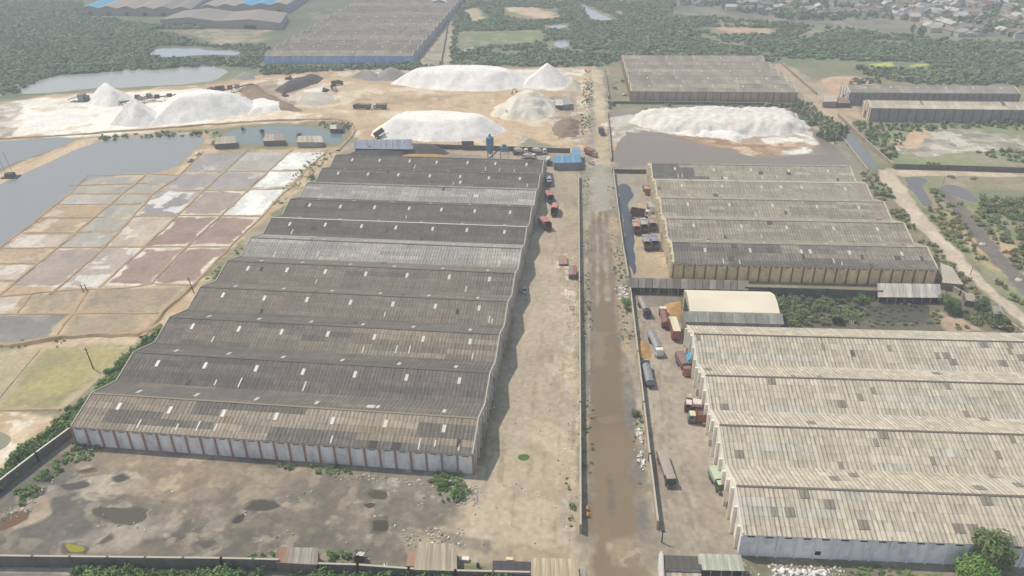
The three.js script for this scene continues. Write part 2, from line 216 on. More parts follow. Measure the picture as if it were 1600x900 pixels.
// --- right-hand yards ---
Z([[53.5,-367.2],[73.0,-378.4],[59.1,-247.4],[43.8,-247.8]], [0xb4a083, 0xa8957a, 0x948a7c], { s: 11, s2: 14, th: 0.56, e: 1, w: 2 });
Z([[53.5,-367.2],[69.7,-370.5],[57.9,-315.7],[58.4,-304.7],[52.0,-304.9],[47.9,-316.0]], [0x8f8983, 0x9a938a, 0xa08668], { s: 9, s2: 8, th: 0.66, e: 2, w: 5 });
Z([[44.3,-247.8],[60.9,-242.3],[57.6,-217.4],[49.5,-117.9],[46.3,-111.1],[31.7,-118.2]], [0x9c9082, 0xa3978a, 0x92887c], { s: 16, s2: 12, e: 0.6, w: 1 });
Z([[43.6,-241.8],[60.3,-239.4],[58.3,-229.1],[44.7,-230.8]], [0x7a7268, 0x857b70], { e: 2, w: 4 });
Z([[41.3,-228.6],[44.4,-228.6],[39.5,-182.9],[33.1,-127.5],[31.9,-127.5],[35.9,-170.6]], [0x9a9080, 0xaba08e, 0x84806c], { s: 3, s2: 2.5, e: 0.6, w: 1.5 });
Z([[63.1,-481.9],[74.6,-490.8],[193.2,-501.3],[184.5,-422.3],[177.9,-366.4],[72.0,-372.4],[52.1,-369.2]], [0x857b76, 0x8d827a, 0x96887c], { s: 22, e: 2, w: 4 });
Z([[62.1,-466.9],[76.5,-475.1],[83.8,-457.3],[66.2,-403.4],[56.1,-407.3]], [0xc3beb8, 0xa79c92, 0xe0dedb], { s: 8, e: 1.5, w: 7 });
Z([[79.9,-457.4],[113.9,-434.2],[168.5,-429.3],[177.5,-442.0],[162.4,-396.2],[131.4,-390.8],[115.9,-411.8],[90.6,-430.1],[74.4,-446.6]], [0xc9c4bd, 0xb09a84, 0xe2e1de], { s: 12, s2: 8, th: 0.55, e: 2, w: 8 });
Z([[96.9,-424.8],[120.1,-428.8],[140.0,-408.5],[167.1,-414.5],[138.5,-391.6],[118.3,-393.5]], [0xa98a68, 0x946c52, 0xc9b090], { s: 8, s2: 9, e: 2, w: 9, k: 0.85 });
Z([[58.6,-419.0],[66.6,-413.9],[60.8,-402.5],[55.8,-405.0]], [0xc4a888, 0xb59a7a], { e: 1, w: 4 });
Z([[141.0,-497.3],[194.5,-493.0],[191.7,-441.4],[176.2,-382.6],[177.3,-422.6],[184.7,-488.6]], [0x8a7f72, 0xb5a08a, 0x7c7a60], { s: 8, e: 2, w: 5 });
Z([[60.3,-241.3],[128.9,-232.8],[153.3,-237.4],[165.7,-208.6],[160.0,-199.2],[54.3,-211.3]], [0x5f5c4e, 0x6a6654, 0x77705c], { s: 9, s2: 7, e: 0.6, w: 2 });
Z([[142.7,-218.6],[151.3,-220.6],[154.9,-209.7],[141.1,-209.2]], [0xb59f88, 0xa89078], { e: 1.5, w: 5 });
// --- marsh, canal side and pale lane on the right ---
Z([[208.6,-440.6],[343.2,-440.0],[293.0,-365.9],[197.4,-373.6]], [0x7f8c60, 0x8c9068, 0x989080], { s: 12, s2: 16, th: 0.68, e: 2, w: 4 });
Z([[238.4,-439.3],[257.8,-443.8],[294.0,-421.3],[327.9,-417.4],[309.5,-390.2],[266.3,-398.7],[241.2,-390.8],[211.3,-385.5],[211.5,-400.9]], [0xaba49a, 0x8c8878, 0xc6c0b8], { s: 8, s2: 7, th: 0.56, e: 2, w: 9 });
Z([[222.1,-424.4],[241.4,-433.9],[240.8,-421.1],[221.8,-400.5],[212.8,-405.5]], [0xc9ae90, 0xb89a7c], { e: 1, w: 5 });
Z([[189.8,-360.1],[283.0,-351.1],[167.1,-180.1],[164.5,-193.6],[170.3,-266.0]], [0x8a8a6a, 0x7f8a60, 0x9c8a6c], { s: 10, s2: 12, e: 2, w: 4 });
Z([[191.7,-357.2],[281.8,-349.3],[270.2,-332.2],[214.9,-341.0]], [0x9b8f78, 0x8c8468], { e: 2, w: 5 });
Z([[191.6,-307.6],[189.9,-274.3],[184.0,-239.0],[179.5,-239.1],[184.7,-283.8]], [0xbca27e, 0x9f9468, 0xa8946e], { s: 6, e: 2, w: 6 });
Z([[201.8,-293.2],[201.5,-268.0],[190.0,-248.9],[195.0,-274.1]], [0xbfa380, 0x9c9270], { e: 2, w: 5 });
T([[204.0,-334.6],[198.0,-303.7],[191.2,-274.2],[186.9,-251.6],[180.3,-218.5]], 3.4, [0x77706a, 0x6e6862], { w: 1.5 });
Z([[179.5,-370.2],[192.4,-369.7],[170.6,-216.7],[166.4,-193.6],[163.4,-204.8],[157.9,-266.3]], [0x7d7c60, 0x8c8268, 0x6f7454], { s: 7, e: 1, w: 3 });
Z([[187.0,-367.0],[194.8,-367.7],[192.3,-357.2],[182.3,-311.6],[174.1,-254.7],[172.7,-216.6],[171.5,-186.6],[167.1,-180.1],[168.6,-206.6],[168.0,-252.2],[173.3,-304.5],[181.8,-353.0]], [0xc6b8a6, 0xbbac9a], { e: 0.8, w: 1.5 });
Z([[192.0,-368.8],[202.3,-366.4],[289.2,-360.2],[284.2,-352.9],[191.7,-357.2]], [0xc6b6a0, 0xb9a890], { e: 0.8, w: 1.5 });
// --- outside the near boundary wall ---
Z([[-125.7,-121.1],[4.8,-115.8],[3.0,-103.8],[-115.6,-105.6]], [0x6d7050, 0x7c7860, 0x8a8470], { s: 5, e: 0.8, w: 1 });
Z([[-124.1,-118.5],[-96.2,-117.4],[-95.8,-115.3],[-122.5,-116.1]], [0xa8a298, 0xb3aca0], { e: 0.6, w: 0.8 });
Z([[-122.4,-115.9],[-86.2,-115.3],[-81.5,-105.0],[-115.6,-105.6]], [0x7c7876, 0x86817c], { e: 0.5, w: 1 });
Z([[48.2,-118.3],[121.2,-112.4],[114.3,-102.1],[42.9,-103.2]], [0x7c7468, 0x8c8272, 0x6c6c50], { s: 5, e: 0.6, w: 1 });

const puddles = [[[[-100.2,-134.5],[-99.1,-135.3],[-93.4,-134.5],[-90.0,-135.3],[-87.5,-134.2],[-87.1,-131.2],[-89.7,-129.6],[-95.4,-130.7],[-98.9,-132.6]], 0x58544a, 0.5], [[[-100.7,-145.7],[-98.7,-147.0],[-96.2,-145.4],[-97.7,-144.0],[-100.0,-144.3]], 0x4e4e46, 0.3], [[[-110.9,-148.2],[-106.9,-149.3],[-106.0,-148.1],[-108.6,-147.5]], 0x5a4c30, 0.2], [[[-101.7,-124.0],[-99.3,-123.6],[-95.9,-122.8],[-95.7,-121.3],[-100.4,-121.6]], 0x8e8c2c, 0.2], [[[-93.9,-124.2],[-92.5,-126.5],[-91.6,-125.3],[-93.1,-124.2]], 0x6a5638, 0.2], [[[-64.6,-134.9],[-63.0,-137.0],[-58.2,-136.5],[-56.4,-134.9],[-59.0,-133.7],[-62.8,-133.8]], 0x4e4c44, 0.4], [[[-66.0,-130.6],[-65.1,-132.4],[-63.4,-132.2],[-63.2,-130.1],[-65.2,-129.8]], 0x46443c, 0.3], [[[-36.2,-138.9],[-35.0,-140.0],[-31.8,-139.7],[-30.9,-137.7],[-31.7,-136.9],[-34.6,-137.5]], 0x54503c, 0.3], [[[-36.1,-135.2],[-34.3,-135.8],[-33.5,-134.8],[-34.6,-133.9],[-35.9,-134.4]], 0x4a4a3a, 0.2], [[[-33.3,-129.6],[-32.0,-130.8],[-29.9,-130.8],[-29.4,-127.0],[-31.0,-126.1],[-32.8,-126.3]], 0x46483a, 0.4], [[[-120.3,-131.1],[-118.3,-134.1],[-115.5,-134.5],[-114.6,-131.6],[-117.4,-129.3],[-118.8,-128.5]], 0x6e553a, 0.4], [[[-118.6,-140.1],[-116.8,-141.6],[-115.6,-142.3],[-115.0,-140.1],[-116.8,-138.8]], 0x4c4a46, 0.3], [[[-71.6,-123.9],[-68.8,-124.8],[-66.9,-123.4],[-69.1,-122.5]], 0x5a564e, 0.4], [[[-112.4,-143.1],[-107.4,-144.4],[-104.9,-142.6],[-109.1,-140.8]], 0x55514e, 0.5]];
for (const [p] of puddles) { Z(shrink(p, -1.6), [0x958b7d, 0x766d64, 0xb4aa9c], { s: 2.4, s2: 2, e: 0.8, w: 2.4, k: 0.6 }); Z(shrink(p, -0.35), [0x5c564e, 0x665f56], { s: 3, e: 0.4, w: 0.5 }); }
T([[-103.9,-140.3],[-77.1,-135.5],[-45.9,-132.9],[-24.3,-128.5],[-6.4,-122.4]], 0.4, [0x6f665e, 0x7a7066], { w: 1.5, k: 0.7 }); T([[-103.2,-139.0],[-76.5,-134.0],[-45.6,-131.2],[-24.1,-126.7],[-6.4,-120.6]], 0.4, [0x6f665e, 0x7a7066], { w: 1.5, k: 0.7 });
for (let i = 0; i < 9; i++) { const dx = i * 4 - 16; T([[2 + dx * 0.8, -118], [6 + dx, -180], [14 + dx * 0.9, -250], [24 + dx * 0.6, -330]], 0.3, [0x94866f, 0xb4a690], { w: 0.8, e: 0.4, k: 0.6 }); T([[40 + dx * 0.25, -118], [38 + dx * 0.3, -160], [46 + dx * 0.2, -225]], 0.3, [0x857a6c, 0xaca090], { w: 0.8, e: 0.4, k: 0.6 }); }

// ---------- ground sheets: each tile's colour map is worked out from the list above ----------
const tiles = [
  { x0: -215, x1: 215, z0: -335, z1: -80, w: 2048, h: 1214, base: [0x8a8470, 0x7f7c66] },
  { x0: -420, x1: 440, z0: -650, z1: -335, w: 2048, h: 750, base: [0x7d8064, 0x8a866e] },
  { x0: -1000, x1: 1000, z0: -1350, z1: -650, w: 2048, h: 716, base: [0x6f7a5c, 0x7a8064] },
];
for (const t of tiles) {
  const { w, h } = t, buf = new Float32Array(w * h * 3), sm = new Float32Array(w * h), dx = (t.x1 - t.x0) / w, dz = (t.z1 - t.z0) / h, [b0, b1] = t.base.map(rgb);
  for (let j = 0, q = 0; j < h; j++) { const z = t.z1 - (j + 0.5) * dz; for (let i = 0; i < w; i++, q += 3) { const f = ss(0.35, 0.65, fn(t.x0 + i * dx, z, 20)); for (let k = 0; k < 3; k++) buf[q + k] = b0[k] + (b1[k] - b0[k]) * f; } }
  for (const g of zones) {
    const i0 = Math.max(0, Math.floor((g.b[0] - t.x0) / dx)), i1 = Math.min(w, Math.ceil((g.b[1] - t.x0) / dx)), j0 = Math.max(0, Math.floor((t.z1 - g.b[3]) / dz)), j1 = Math.min(h, Math.ceil((t.z1 - g.b[2]) / dz));
    for (let j = j0; j < j1; j++) { const z = t.z1 - (j + 0.5) * dz; for (let i = i0; i < i1; i++) { const x = t.x0 + (i + 0.5) * dx;
      let d = g.p ? sdist(g.p, x, z) : g.width - ldist(g.l, x, z); if (d < -g.w - g.e) continue;
      if (d < g.w + g.e) d += (fn(x, z, Math.max(6, g.w * 2.5), g.o) - 0.5) * 1.5 * g.w;
      const a = ss(-g.e, g.e, d) * g.k; if (a <= 0) continue;
      const f = ss(0.3, 0.7, fn(x, z, g.s, g.o + 1)), m = g.c[2] ? ss(g.th, g.th + 0.13, fn(x, z, g.s2, g.o + 2)) * 0.9 : 0, q = (j * w + i) * 3; sm[j * w + i] += ((g.sm ?? 0) - sm[j * w + i]) * a;
      for (let k = 0; k < 3; k++) { let v = g.c[0][k] + (g.c[1][k] - g.c[0][k]) * f; if (m) v += (g.c[2][k] - v) * m; buf[q + k] += (v - buf[q + k]) * a; } } }
  }
  const px = new Uint8Array(w * h * 4);
  for (let j = 0, q = 0, p = 0; j < h; j++) { const z = t.z1 - (j + 0.5) * dz; for (let i = 0; i < w; i++, q += 3, p += 4) { const x = t.x0 + (i + 0.5) * dx, n = 1 + ((fn(x, z, 1.1, 9) - 0.5) * 0.13 + (fn(x, z * 0.3, 4, 4) - 0.5) * 0.07) * (1 - sm[q / 3]); for (let k = 0; k < 3; k++) px[p + k] = clamp(buf[q + k] * n, 0, 255); px[p + 3] = 255; } }
  const tx = new THREE.DataTexture(px, w, h, THREE.RGBAFormat); tx.colorSpace = THREE.SRGBColorSpace; tx.magFilter = THREE.LinearFilter; tx.minFilter = THREE.LinearMipmapLinearFilter; tx.generateMipmaps = true; tx.needsUpdate = true;
  t.dry = mat(0xffffff, 0.95, { map: tx }); t.wet = mat(0xffffff, 0.3, { map: tx });
  t.uv = (x, z) => [(x - t.x0) / (t.x1 - t.x0), (t.z1 - z) / (t.z1 - t.z0)];
}
console.log('ground maps done');
function flat(poly, y, uv) {
  const idx = THREE.ShapeUtils.triangulateShape(poly.map((p) => new THREE.Vector2(p[0], -p[1])), []), pos = [], tx = [], nor = [];
  for (const [x, z] of poly) { pos.push(x, y, z); nor.push(0, 1, 0); tx.push(...(uv ? uv(x, z) : [x, z])); }
  const g = new THREE.BufferGeometry(); g.setAttribute('position', new THREE.Float32BufferAttribute(pos, 3)); g.setAttribute('normal', new THREE.Float32BufferAttribute(nor, 3)); g.setAttribute('uv', new THREE.Float32BufferAttribute(tx, 2)); g.setIndex(idx.flat()); return g;
}
function land(name, poly, y, m = 'dry') { // a sheet of ground, cut at the tiles' seams
  tiles.forEach((t) => { let p = poly; if (t.z1 > -335) p = clipZ(p, -335, false); else if (t.z1 > -340) p = clipZ(clipZ(p, -335, true), -650, false); else p = clipZ(p, -650, true); if (p.length > 2) structure(mesh(scene, name, flat(p, y, t.uv), t[m])); });
}
for (const t of tiles) structure(mesh(scene, 'ground', flat([[t.x0, t.z0], [t.x1, t.z0], [t.x1, t.z1], [t.x0, t.z1]], 0, t.uv), t.dry));
structure(mesh(scene, 'ground', flat([[-9000, -12000], [9000, -12000], [9000, 3000], [-9000, 3000]], -0.06), mat(0x7b7f68, 0.95)));
land('dirt_road', wobbly([[34.7,-301.9],[41.3,-301.7],[34.6,-211.8],[31.9,-165.0],[30.0,-140.1],[28.7,-123.7],[26.3,-107.3],[15.8,-107.5],[17.8,-122.0],[19.9,-154.6],[26.2,-220.3]], 0.5), 0.012, 'wet');
land('dirt_road', [[65.2,-611.8],[72.3,-611.4],[60.7,-461.2],[51.5,-375.1],[45.0,-316.1],[43.8,-301.6],[34.1,-301.9],[37.9,-340.5],[42.9,-375.5],[52.8,-461.5]], 0.012);
land('dirt_road', wobbly([[187.0,-367.0],[194.8,-367.7],[192.3,-357.2],[182.3,-311.6],[174.1,-254.7],[172.7,-216.6],[171.5,-186.6],[167.1,-180.1],[168.6,-206.6],[168.0,-252.2],[173.3,-304.5],[181.8,-353.0]], 0.4), 0.012);
land('dirt_road', wobbly([[196.6,-365.2],[289.2,-360.2],[284.8,-353.8],[193.3,-358.1]], 0.3), 0.012);
land('dirt_road', [[-85.9,-1034.3],[-73.5,-1033.2],[-52.9,-628.5],[-57.1,-628.7]], 0.012);
for (const [k, q] of pans) { const p = wobbly(shrink(q, 1.5), 0.35, 3); land('salt_pan', p, 0.01, k === 'W' || k === 'O' || k === 'P' || k === 'T' ? 'dry' : 'wet'); }
land('yard', wobbly([[44.1,-246.8],[60.0,-239.9],[57.2,-217.4],[48.6,-119.7],[32.0,-119.6]], 0.2), 0.008);

// ---------- water ----------
const waterMats = {}; const soft = (p) => p.flatMap((a, i) => { const b = p[(i + 1) % p.length]; return [[a[0] * 0.75 + b[0] * 0.25, a[1] * 0.75 + b[1] * 0.25], [a[0] * 0.25 + b[0] * 0.75, a[1] * 0.25 + b[1] * 0.75]]; });
function water(name, poly, color, rough = 0.12, wob = 1.2, y = 0.016, step = 3) {
  const key = color + '|' + rough; const m = waterMats[key] ??= new THREE.MeshPhysicalMaterial({ color, roughness: rough, ior: 1.33, side: THREE.DoubleSide });
  return structure(mesh(scene, name, flat(wobbly(soft(soft(poly)), wob, step, scene.children.length * 0.7), y), m));
}
water('river', [[-263.5,-332.7],[-251.0,-386.7],[-243.1,-440.6],[-180.8,-449.8],[-177.0,-407.6],[-175.9,-375.8],[-216.3,-371.5],[-214.2,-346.8],[-211.1,-252.2]], 0x8c9092, 0.16, 1);
water('pond', [[-275.7,-351.5],[-325.4,-427.8],[-287.7,-440.0],[-256.6,-442.5],[-258.3,-420.2],[-266.5,-402.3]], 0x858b8e, 0.16, 1.5);
water('pond', [[-359.2,-547.0],[-377.9,-592.0],[-371.3,-607.0],[-333.7,-623.3],[-282.4,-637.2],[-234.6,-639.3],[-221.4,-596.4],[-225.5,-579.4],[-284.4,-570.3],[-322.3,-560.3]], 0xa3aaa8, 0.16, 4.5, 0.016, 5);
water('pond', [[-386.4,-521.5],[-417.5,-569.3],[-376.8,-573.2],[-360.7,-547.1]], 0xaab2b0, 0.14, 1);
water('pond', [[-321.0,-698.5],[-326.0,-729.0],[-294.2,-726.9],[-270.6,-710.0],[-242.9,-705.2],[-236.4,-678.9],[-270.2,-692.3],[-298.3,-677.3]], 0x9aa8b4, 0.1, 4, 0.016, 6);
water('pond', [[-170.4,-453.4],[-149.4,-462.2],[-128.7,-458.4],[-106.6,-446.5],[-99.1,-447.5],[-97.7,-420.8],[-109.3,-423.7],[-161.1,-424.6],[-170.9,-437.5]], 0x6f8184, 0.14, 1.2);
water('pond', [[-149.7,-157.9],[-142.2,-165.2],[-137.4,-162.9],[-134.8,-160.2],[-135.0,-156.0],[-144.8,-150.3]], 0x8a8c74, 0.2, 0.6);
water('pond', [[89.8,-971.6],[98.0,-959.9],[99.8,-918.2],[110.5,-883.6],[112.6,-860.8],[93.6,-857.9],[89.2,-899.6]], 0x9ca6b0, 0.1, 5, 0.016, 6);
water('pond', [[37.2,-723.5],[44.0,-739.4],[55.8,-735.2],[52.8,-709.9],[43.0,-701.4]], 0x9ca8b4, 0.1, 3, 0.016, 5);
water('pond', [[37.8,-816.3],[51.9,-831.4],[60.4,-818.5],[48.5,-796.0]], 0x9ca8b0, 0.1, 4, 0.016, 5);
water('pond', [[-42.3,-704.0],[-26.5,-715.2],[-24.7,-693.9],[-40.2,-686.2]], 0x98a4a8, 0.1, 3, 0.016, 5);
water('river', [[573.6,-989.9],[707.2,-977.1],[664.8,-914.6],[604.3,-935.9],[581.7,-948.9]], 0xb8c2ca, 0.1, 3, 0.016, 12);
water('canal', [[194.0,-449.5],[200.2,-457.6],[192.1,-372.8],[180.2,-366.3]], 0x6f7478, 0.12, 0.3);
water('mud_pool', wobbly([[67.7,-440.2],[90.1,-427.6],[111.8,-409.7],[136.8,-386.3],[170.2,-393.6],[173.4,-424.0],[179.5,-434.0],[180.0,-410.4],[177.9,-374.3],[73.0,-378.4],[55.5,-375.0],[58.1,-403.8]], 1.5), 0x81776f, 0.3, 1.5);
water('mud_pool', [[51.4,-350.5],[57.2,-352.1],[56.7,-335.6],[53.3,-315.8],[54.0,-304.8],[49.8,-275.4],[45.3,-251.9],[44.0,-255.7],[47.9,-301.5]], 0x434d58, 0.1, 1.6);
water('marsh_pool', [[194.1,-354.3],[203.1,-355.9],[203.3,-348.5],[196.9,-341.7],[191.8,-320.4],[185.5,-315.2],[190.6,-335.1],[189.2,-343.7]], 0x67676a, 0.2, 2.6);
water('marsh_pool', [[207.0,-344.8],[216.7,-344.5],[215.8,-325.9],[209.5,-319.8],[205.9,-329.5],[203.3,-336.3]], 0x6a6a6c, 0.2, 2.8);
water('marsh_pool', [[120.6,-227.5],[143.1,-230.6],[147.5,-225.9],[136.9,-215.4],[123.2,-215.8],[115.2,-222.3]], 0x514d45, 0.25, 2.5);
water('marsh_pool', [[94.7,-236.5],[113.3,-234.6],[120.6,-230.2],[112.6,-226.8],[95.4,-231.8]], 0x504e46, 0.25, 1.5);
for (const [p, c, w] of puddles)
  water('puddle', p, c, 0.12, w * 2.4, 0.014, 0.8);
water('puddle', [[0.9,-151.7],[1.9,-152.7],[3.6,-152.6],[4.1,-151.1],[3.0,-149.9],[1.4,-150.2]], 0x49682c, 0.5, 0.25, 0.014, 1);
// ---------- warehouses ----------
function sheetTexture(o, contrast) { // weathered cement sheeting: streaks down the fall, grime along laps, sheet-to-sheet tone
  reseed(o); const w = 512, h = 512, px = new Uint8Array(w * h * 4), sheets = 16, rows = 10, tone = Array.from({ length: sheets * rows }, () => rr(-1, 1));
  for (let j = 0; j < h; j++) for (let i = 0; i < w; i++) {
    const u = i / w * sheets, su = u | 0, fu = u - su, v = j / h * rows, sv = v | 0;
    let n = 1 + tone[sv * sheets + su] * 0.05 * contrast + (fn(i * 0.033, j * 0.006, 0.5, o) - 0.5) * 0.17 + (fn(i * 0.033, j * 0.03, 3, o + 3) - 0.5) * 0.2;
    const lap = ss(0.24, 0.04, Math.min(fu, 1 - fu) + (fn(i * 0.03, j * 0.02, 1, o + 8) - 0.5) * 0.12); n *= 1 - lap * 0.34 * contrast * (0.4 + fn(i * 0.02, j * 0.01, 4, o + 6));
    n *= 1 - 0.1 * ss(0.9, 1, Math.abs(Math.sin(i * Math.PI / w * sheets * 7)) * 0.98) * 0.6;
    const q = (j * w + i) * 4, b = clamp(n * 240, 0, 255); px[q] = b; px[q + 1] = b * 0.995; px[q + 2] = b * 0.98; px[q + 3] = 255;
  }
  const t = new THREE.DataTexture(px, w, h, THREE.RGBAFormat); t.colorSpace = THREE.SRGBColorSpace; t.wrapS = t.wrapT = THREE.RepeatWrapping; t.magFilter = THREE.LinearFilter; t.minFilter = THREE.LinearMipmapLinearFilter; t.generateMipmaps = true; t.needsUpdate = true; return t;
}
function wallTexture(o, stain) { reseed(o); const w = 512, h = 128, px = new Uint8Array(w * h * 4);
  for (let j = 0; j < h; j++) for (let i = 0; i < w; i++) { const run = fn(i * 0.05, j * 0.012, 1.2, o); let n = 1 + (fn(i * 0.05, j * 0.05, 4, o + 1) - 0.5) * 0.14 - ss(0.55, 0.85, run) * 0.22 * stain - ss(0.66, 0.8, fn(i * 0.05, j * 0.05, 2, o + 2)) * 0.2 * stain; const q = (j * w + i) * 4; px[q] = clamp(n * 249, 0, 255); px[q + 1] = clamp(n * 248, 0, 255); px[q + 2] = clamp(n * 246, 0, 255); px[q + 3] = 255; }
  const t = new THREE.DataTexture(px, w, h, THREE.RGBAFormat); t.colorSpace = THREE.SRGBColorSpace; t.wrapS = t.wrapT = THREE.RepeatWrapping; t.magFilter = THREE.LinearFilter; t.repeat.set(1 / 26, 1 / 7); t.needsUpdate = true; return t; }
const sheetDark = sheetTexture(11, 0.45), sheetPale = sheetTexture(12, 0.85), wallMap = wallTexture(21, 0.28), wallMapClean = wallTexture(22, 0.25);
const skylightMat = mat(0xc6c5bf, 0.5), ridgeMat = mat(0xa8a294, 0.9), gutterMat = mat(0x4a4844, 0.9), ventMat = mat(0x3c3a3c, 0.9), darkMat = mat(0x2a2725, 0.9), trimMat = mat(0xd8d6cc, 0.85);
function boxUV(g) { const p = g.attributes.position, n = g.attributes.normal, u = g.attributes.uv; for (let i = 0; i < p.count; i++) u.setXY(i, Math.abs(n.getX(i)) > 0.5 ? p.getZ(i) : p.getX(i), p.getY(i)); return g; }
function warehouse(o) {
  const { W, p, N, he, hr, per = 14, courses = 5, tex } = o, D = p * N, g = thing(o.name ?? 'warehouse', o.label, 'warehouse', o.x, o.z, o.az, o.group);
  reseed(o.seed ?? 5);
  const wallM = mat(o.wall, 0.9, { map: o.wallMap ?? wallMap }), sideM = mat(o.side ?? o.wall, 0.9, { map: o.wallMap ?? wallMap }), pilM = mat(o.pil, 0.9), t = 0.3;
  mesh(g, 'front_wall', boxUV(box(0, W, 0, he - 0.05, -t, 0)), wallM); mesh(g, 'back_wall', boxUV(box(0, W, 0, he - 0.05, -D, -D + t)), wallM);
  const prof = [[0, 0], [0, he]]; for (let i = 0; i < N; i++) prof.push([(i + 0.5) * p, hr], [(i + 1) * p, he]); prof.push([D, 0]);
  const sh = new THREE.Shape(prof.map(([a, b]) => new THREE.Vector2(a, b))), gw = new THREE.ExtrudeGeometry(sh, { depth: t, bevelEnabled: false });
  for (const s of [0, 1]) { const q = gw.clone(); q.rotateY(Math.PI / 2); q.translate(s ? W - t : 0, 0, 0); mesh(g, 'gable_wall', q, sideM);
    const x = s ? W - t / 2 : t / 2, cp = []; for (let i = 0; i < N; i++) cp.push(bar([x, he + 0.3, -i * p], [x, hr + 0.3, -(i + 0.5) * p], 0.3, 0.24), bar([x, hr + 0.3, -(i + 0.5) * p], [x, he + 0.3, -(i + 1) * p], 0.3, 0.24));
    mesh(g, 'coping', merge(cp), o.trim ?? trimMat); }
  const nP = o.nP ?? 27, prj = o.prj ?? 0.3; for (let i = 0; i <= nP; i++) { const x = i * W / nP; mesh(g, 'pilaster', box(x - 0.22, x + 0.22, 0, he - 0.1, 0.001, prj), pilM); }
  if (o.vents) for (let i = 0; i < nP; i++) { const x = (i + 0.5) * W / nP; mesh(g, 'ventilator', box(x - 0.8, x + 0.8, he - 0.75, he - 0.4, -0.1, 0.06), ventMat); }
  for (const [x, w2, y0, y1] of o.openings ?? []) mesh(g, 'window', box(x - w2 / 2, x + w2 / 2, y0, y1, -0.1, 0.05), darkMat);
  if (o.band) mesh(g, 'eave_beam', box(0, W, he - 0.38, he - 0.02, 0.002, 0.2), o.trim ?? trimMat);
  const finM = mat(o.fin ?? o.pil, 0.9, { map: wallMapClean }), fins = o.fins ?? 5, fd = o.finD ?? 0.5;
  for (const s of o.finSides ?? [1]) for (let i = 0; i < N; i++) for (let k = 0; k < fins; k++) { const f = (k + 0.5) / fins, y = he + (hr - he) * (1 - Math.abs(2 * f - 1)) - 0.4, z = -(i + f) * p; mesh(g, 'fin', s ? box(W, W + fd, 0, y, z - 0.2, z + 0.2) : box(-fd, 0, 0, y, z - 0.2, z + 0.2), finM); }
  for (const s of o.doorSides ?? [1]) for (let i = 0; i < N; i++) { const z = -(i + 0.5) * p - p / fins / 2 * (fins % 2 ? 1 : 0), x = s ? W : 0, q = s ? 1 : -1; mesh(g, 'door', s ? box(W - 0.05, W + 0.06, 0, 4.4, z - 1.5, z + 1.5) : box(-0.06, 0.05, 0, 4.4, z - 1.5, z + 1.5), mat([0x6a4a3a, 0x5a5450, 0x7a5a48][i % 3], 0.7)); mesh(g, 'canopy', bar([x + q * 0.1, 4.9, z], [x + q * 1.5, 4.6, z], 3.6, 0.1), mat(0x8a8078, 0.8)); }
  // roof: overlapping courses of sheeting on both falls of every bay
  const seg = W / per, run = p / 2, rise = hr - he, sl = Math.hypot(run, rise), ny = run / sl, nzv = rise / sl, eave = 0.45;
  const pieceGeo = (dir, v) => { // dir 1: falls to the front, -1: falls to the back; origin at the piece's lower left corner
    const q = [], uv = [], c = courses, n = Math.round(seg / 1.05), len = (sl - eave * 0) / c, dz = -run / c, dy = rise / c, over = 0.22; const P2 = (x, s, lift) => [x, s * dy + lift * ny, dir * (s * dz + lift * nzv)];
    for (let i = 0; i < n; i++) { const xa = i * seg / n, xb = (i + 0.82) * seg / n, xc = (i + 1) * seg / n, U = (x) => (x * n / seg + v * 4) / 16;
      for (const [x0, x1, l0, l1] of [[xa, xb, 0, 0.015], [xb, xc, 0.015, 0.05]]) { q.push([P2(x0, -over / len, 0.03 + l0), P2(x1, -over / len, 0.03 + l1), P2(x1, 1, l1), P2(x0, 1, l0)]); uv.push([[U(x0), v * 0.2], [U(x1), v * 0.2], [U(x1), v * 0.2 + 0.1], [U(x0), v * 0.2 + 0.1]]); } }
    q.push([P2(0, -over / len, 0.01), P2(seg, -over / len, 0.01), P2(seg, -over / len, 0.045), P2(0, -over / len, 0.045)]); uv.push([[0, 0], [0.4, 0], [0.4, 0.01], [0, 0.01]]);
    return quadGeo(q, uv);
  };
  const geos = [1, -1].map((d) => [0, 1, 2, 3].map((v) => pieceGeo(d, v)));
  const mats = o.palette.map((c) => mat(c, 0.92, { map: tex })), cols = o.palette.map((c) => new THREE.Color(c)), rest = []; let left = o.single ?? 290;
  for (let b = 0; b < N; b++) for (const [si, dir] of [[0, 1], [1, -1]]) for (let c = 0; c < courses; c++) { let tone = 0;
    for (let i = 0; i < per; i++) {
      const w = o.tones(b, si, c, i / per); if (i === 0 || rnd() > 0.5) tone = +w[Math.floor(rnd() * w.length)]; else if (!w.includes(String(tone))) tone = +w[0];
      const s = c, z = dir > 0 ? -b * p - s * run / courses : -(b + 1) * p + s * run / courses, y = he + 0.12 + s * rise / courses, v = Math.floor(rnd() * 4);
      if (left-- > 0) { const m = mesh(g, 'roof_sheet', geos[si][v], mats[tone]); m.position.set(i * seg, y, z); }
      else { const q = geos[si][v].clone(); q.translate(i * seg, y, z); const col = new Float32Array(q.attributes.position.count * 3), cc = cols[tone], j = rr(0.94, 1.06); for (let k = 0; k < col.length; k += 3) { col[k] = cc.r * j; col[k + 1] = cc.g * j; col[k + 2] = cc.b * j; } q.setAttribute('color', new THREE.BufferAttribute(col, 3)); rest.push(q); }
    } }
  if (rest.length) stuff(mesh(g, 'roof_sheeting', merge(rest), new THREE.MeshStandardMaterial({ color: 0xffffff, roughness: 0.92, map: tex, vertexColors: true, side: THREE.DoubleSide })));
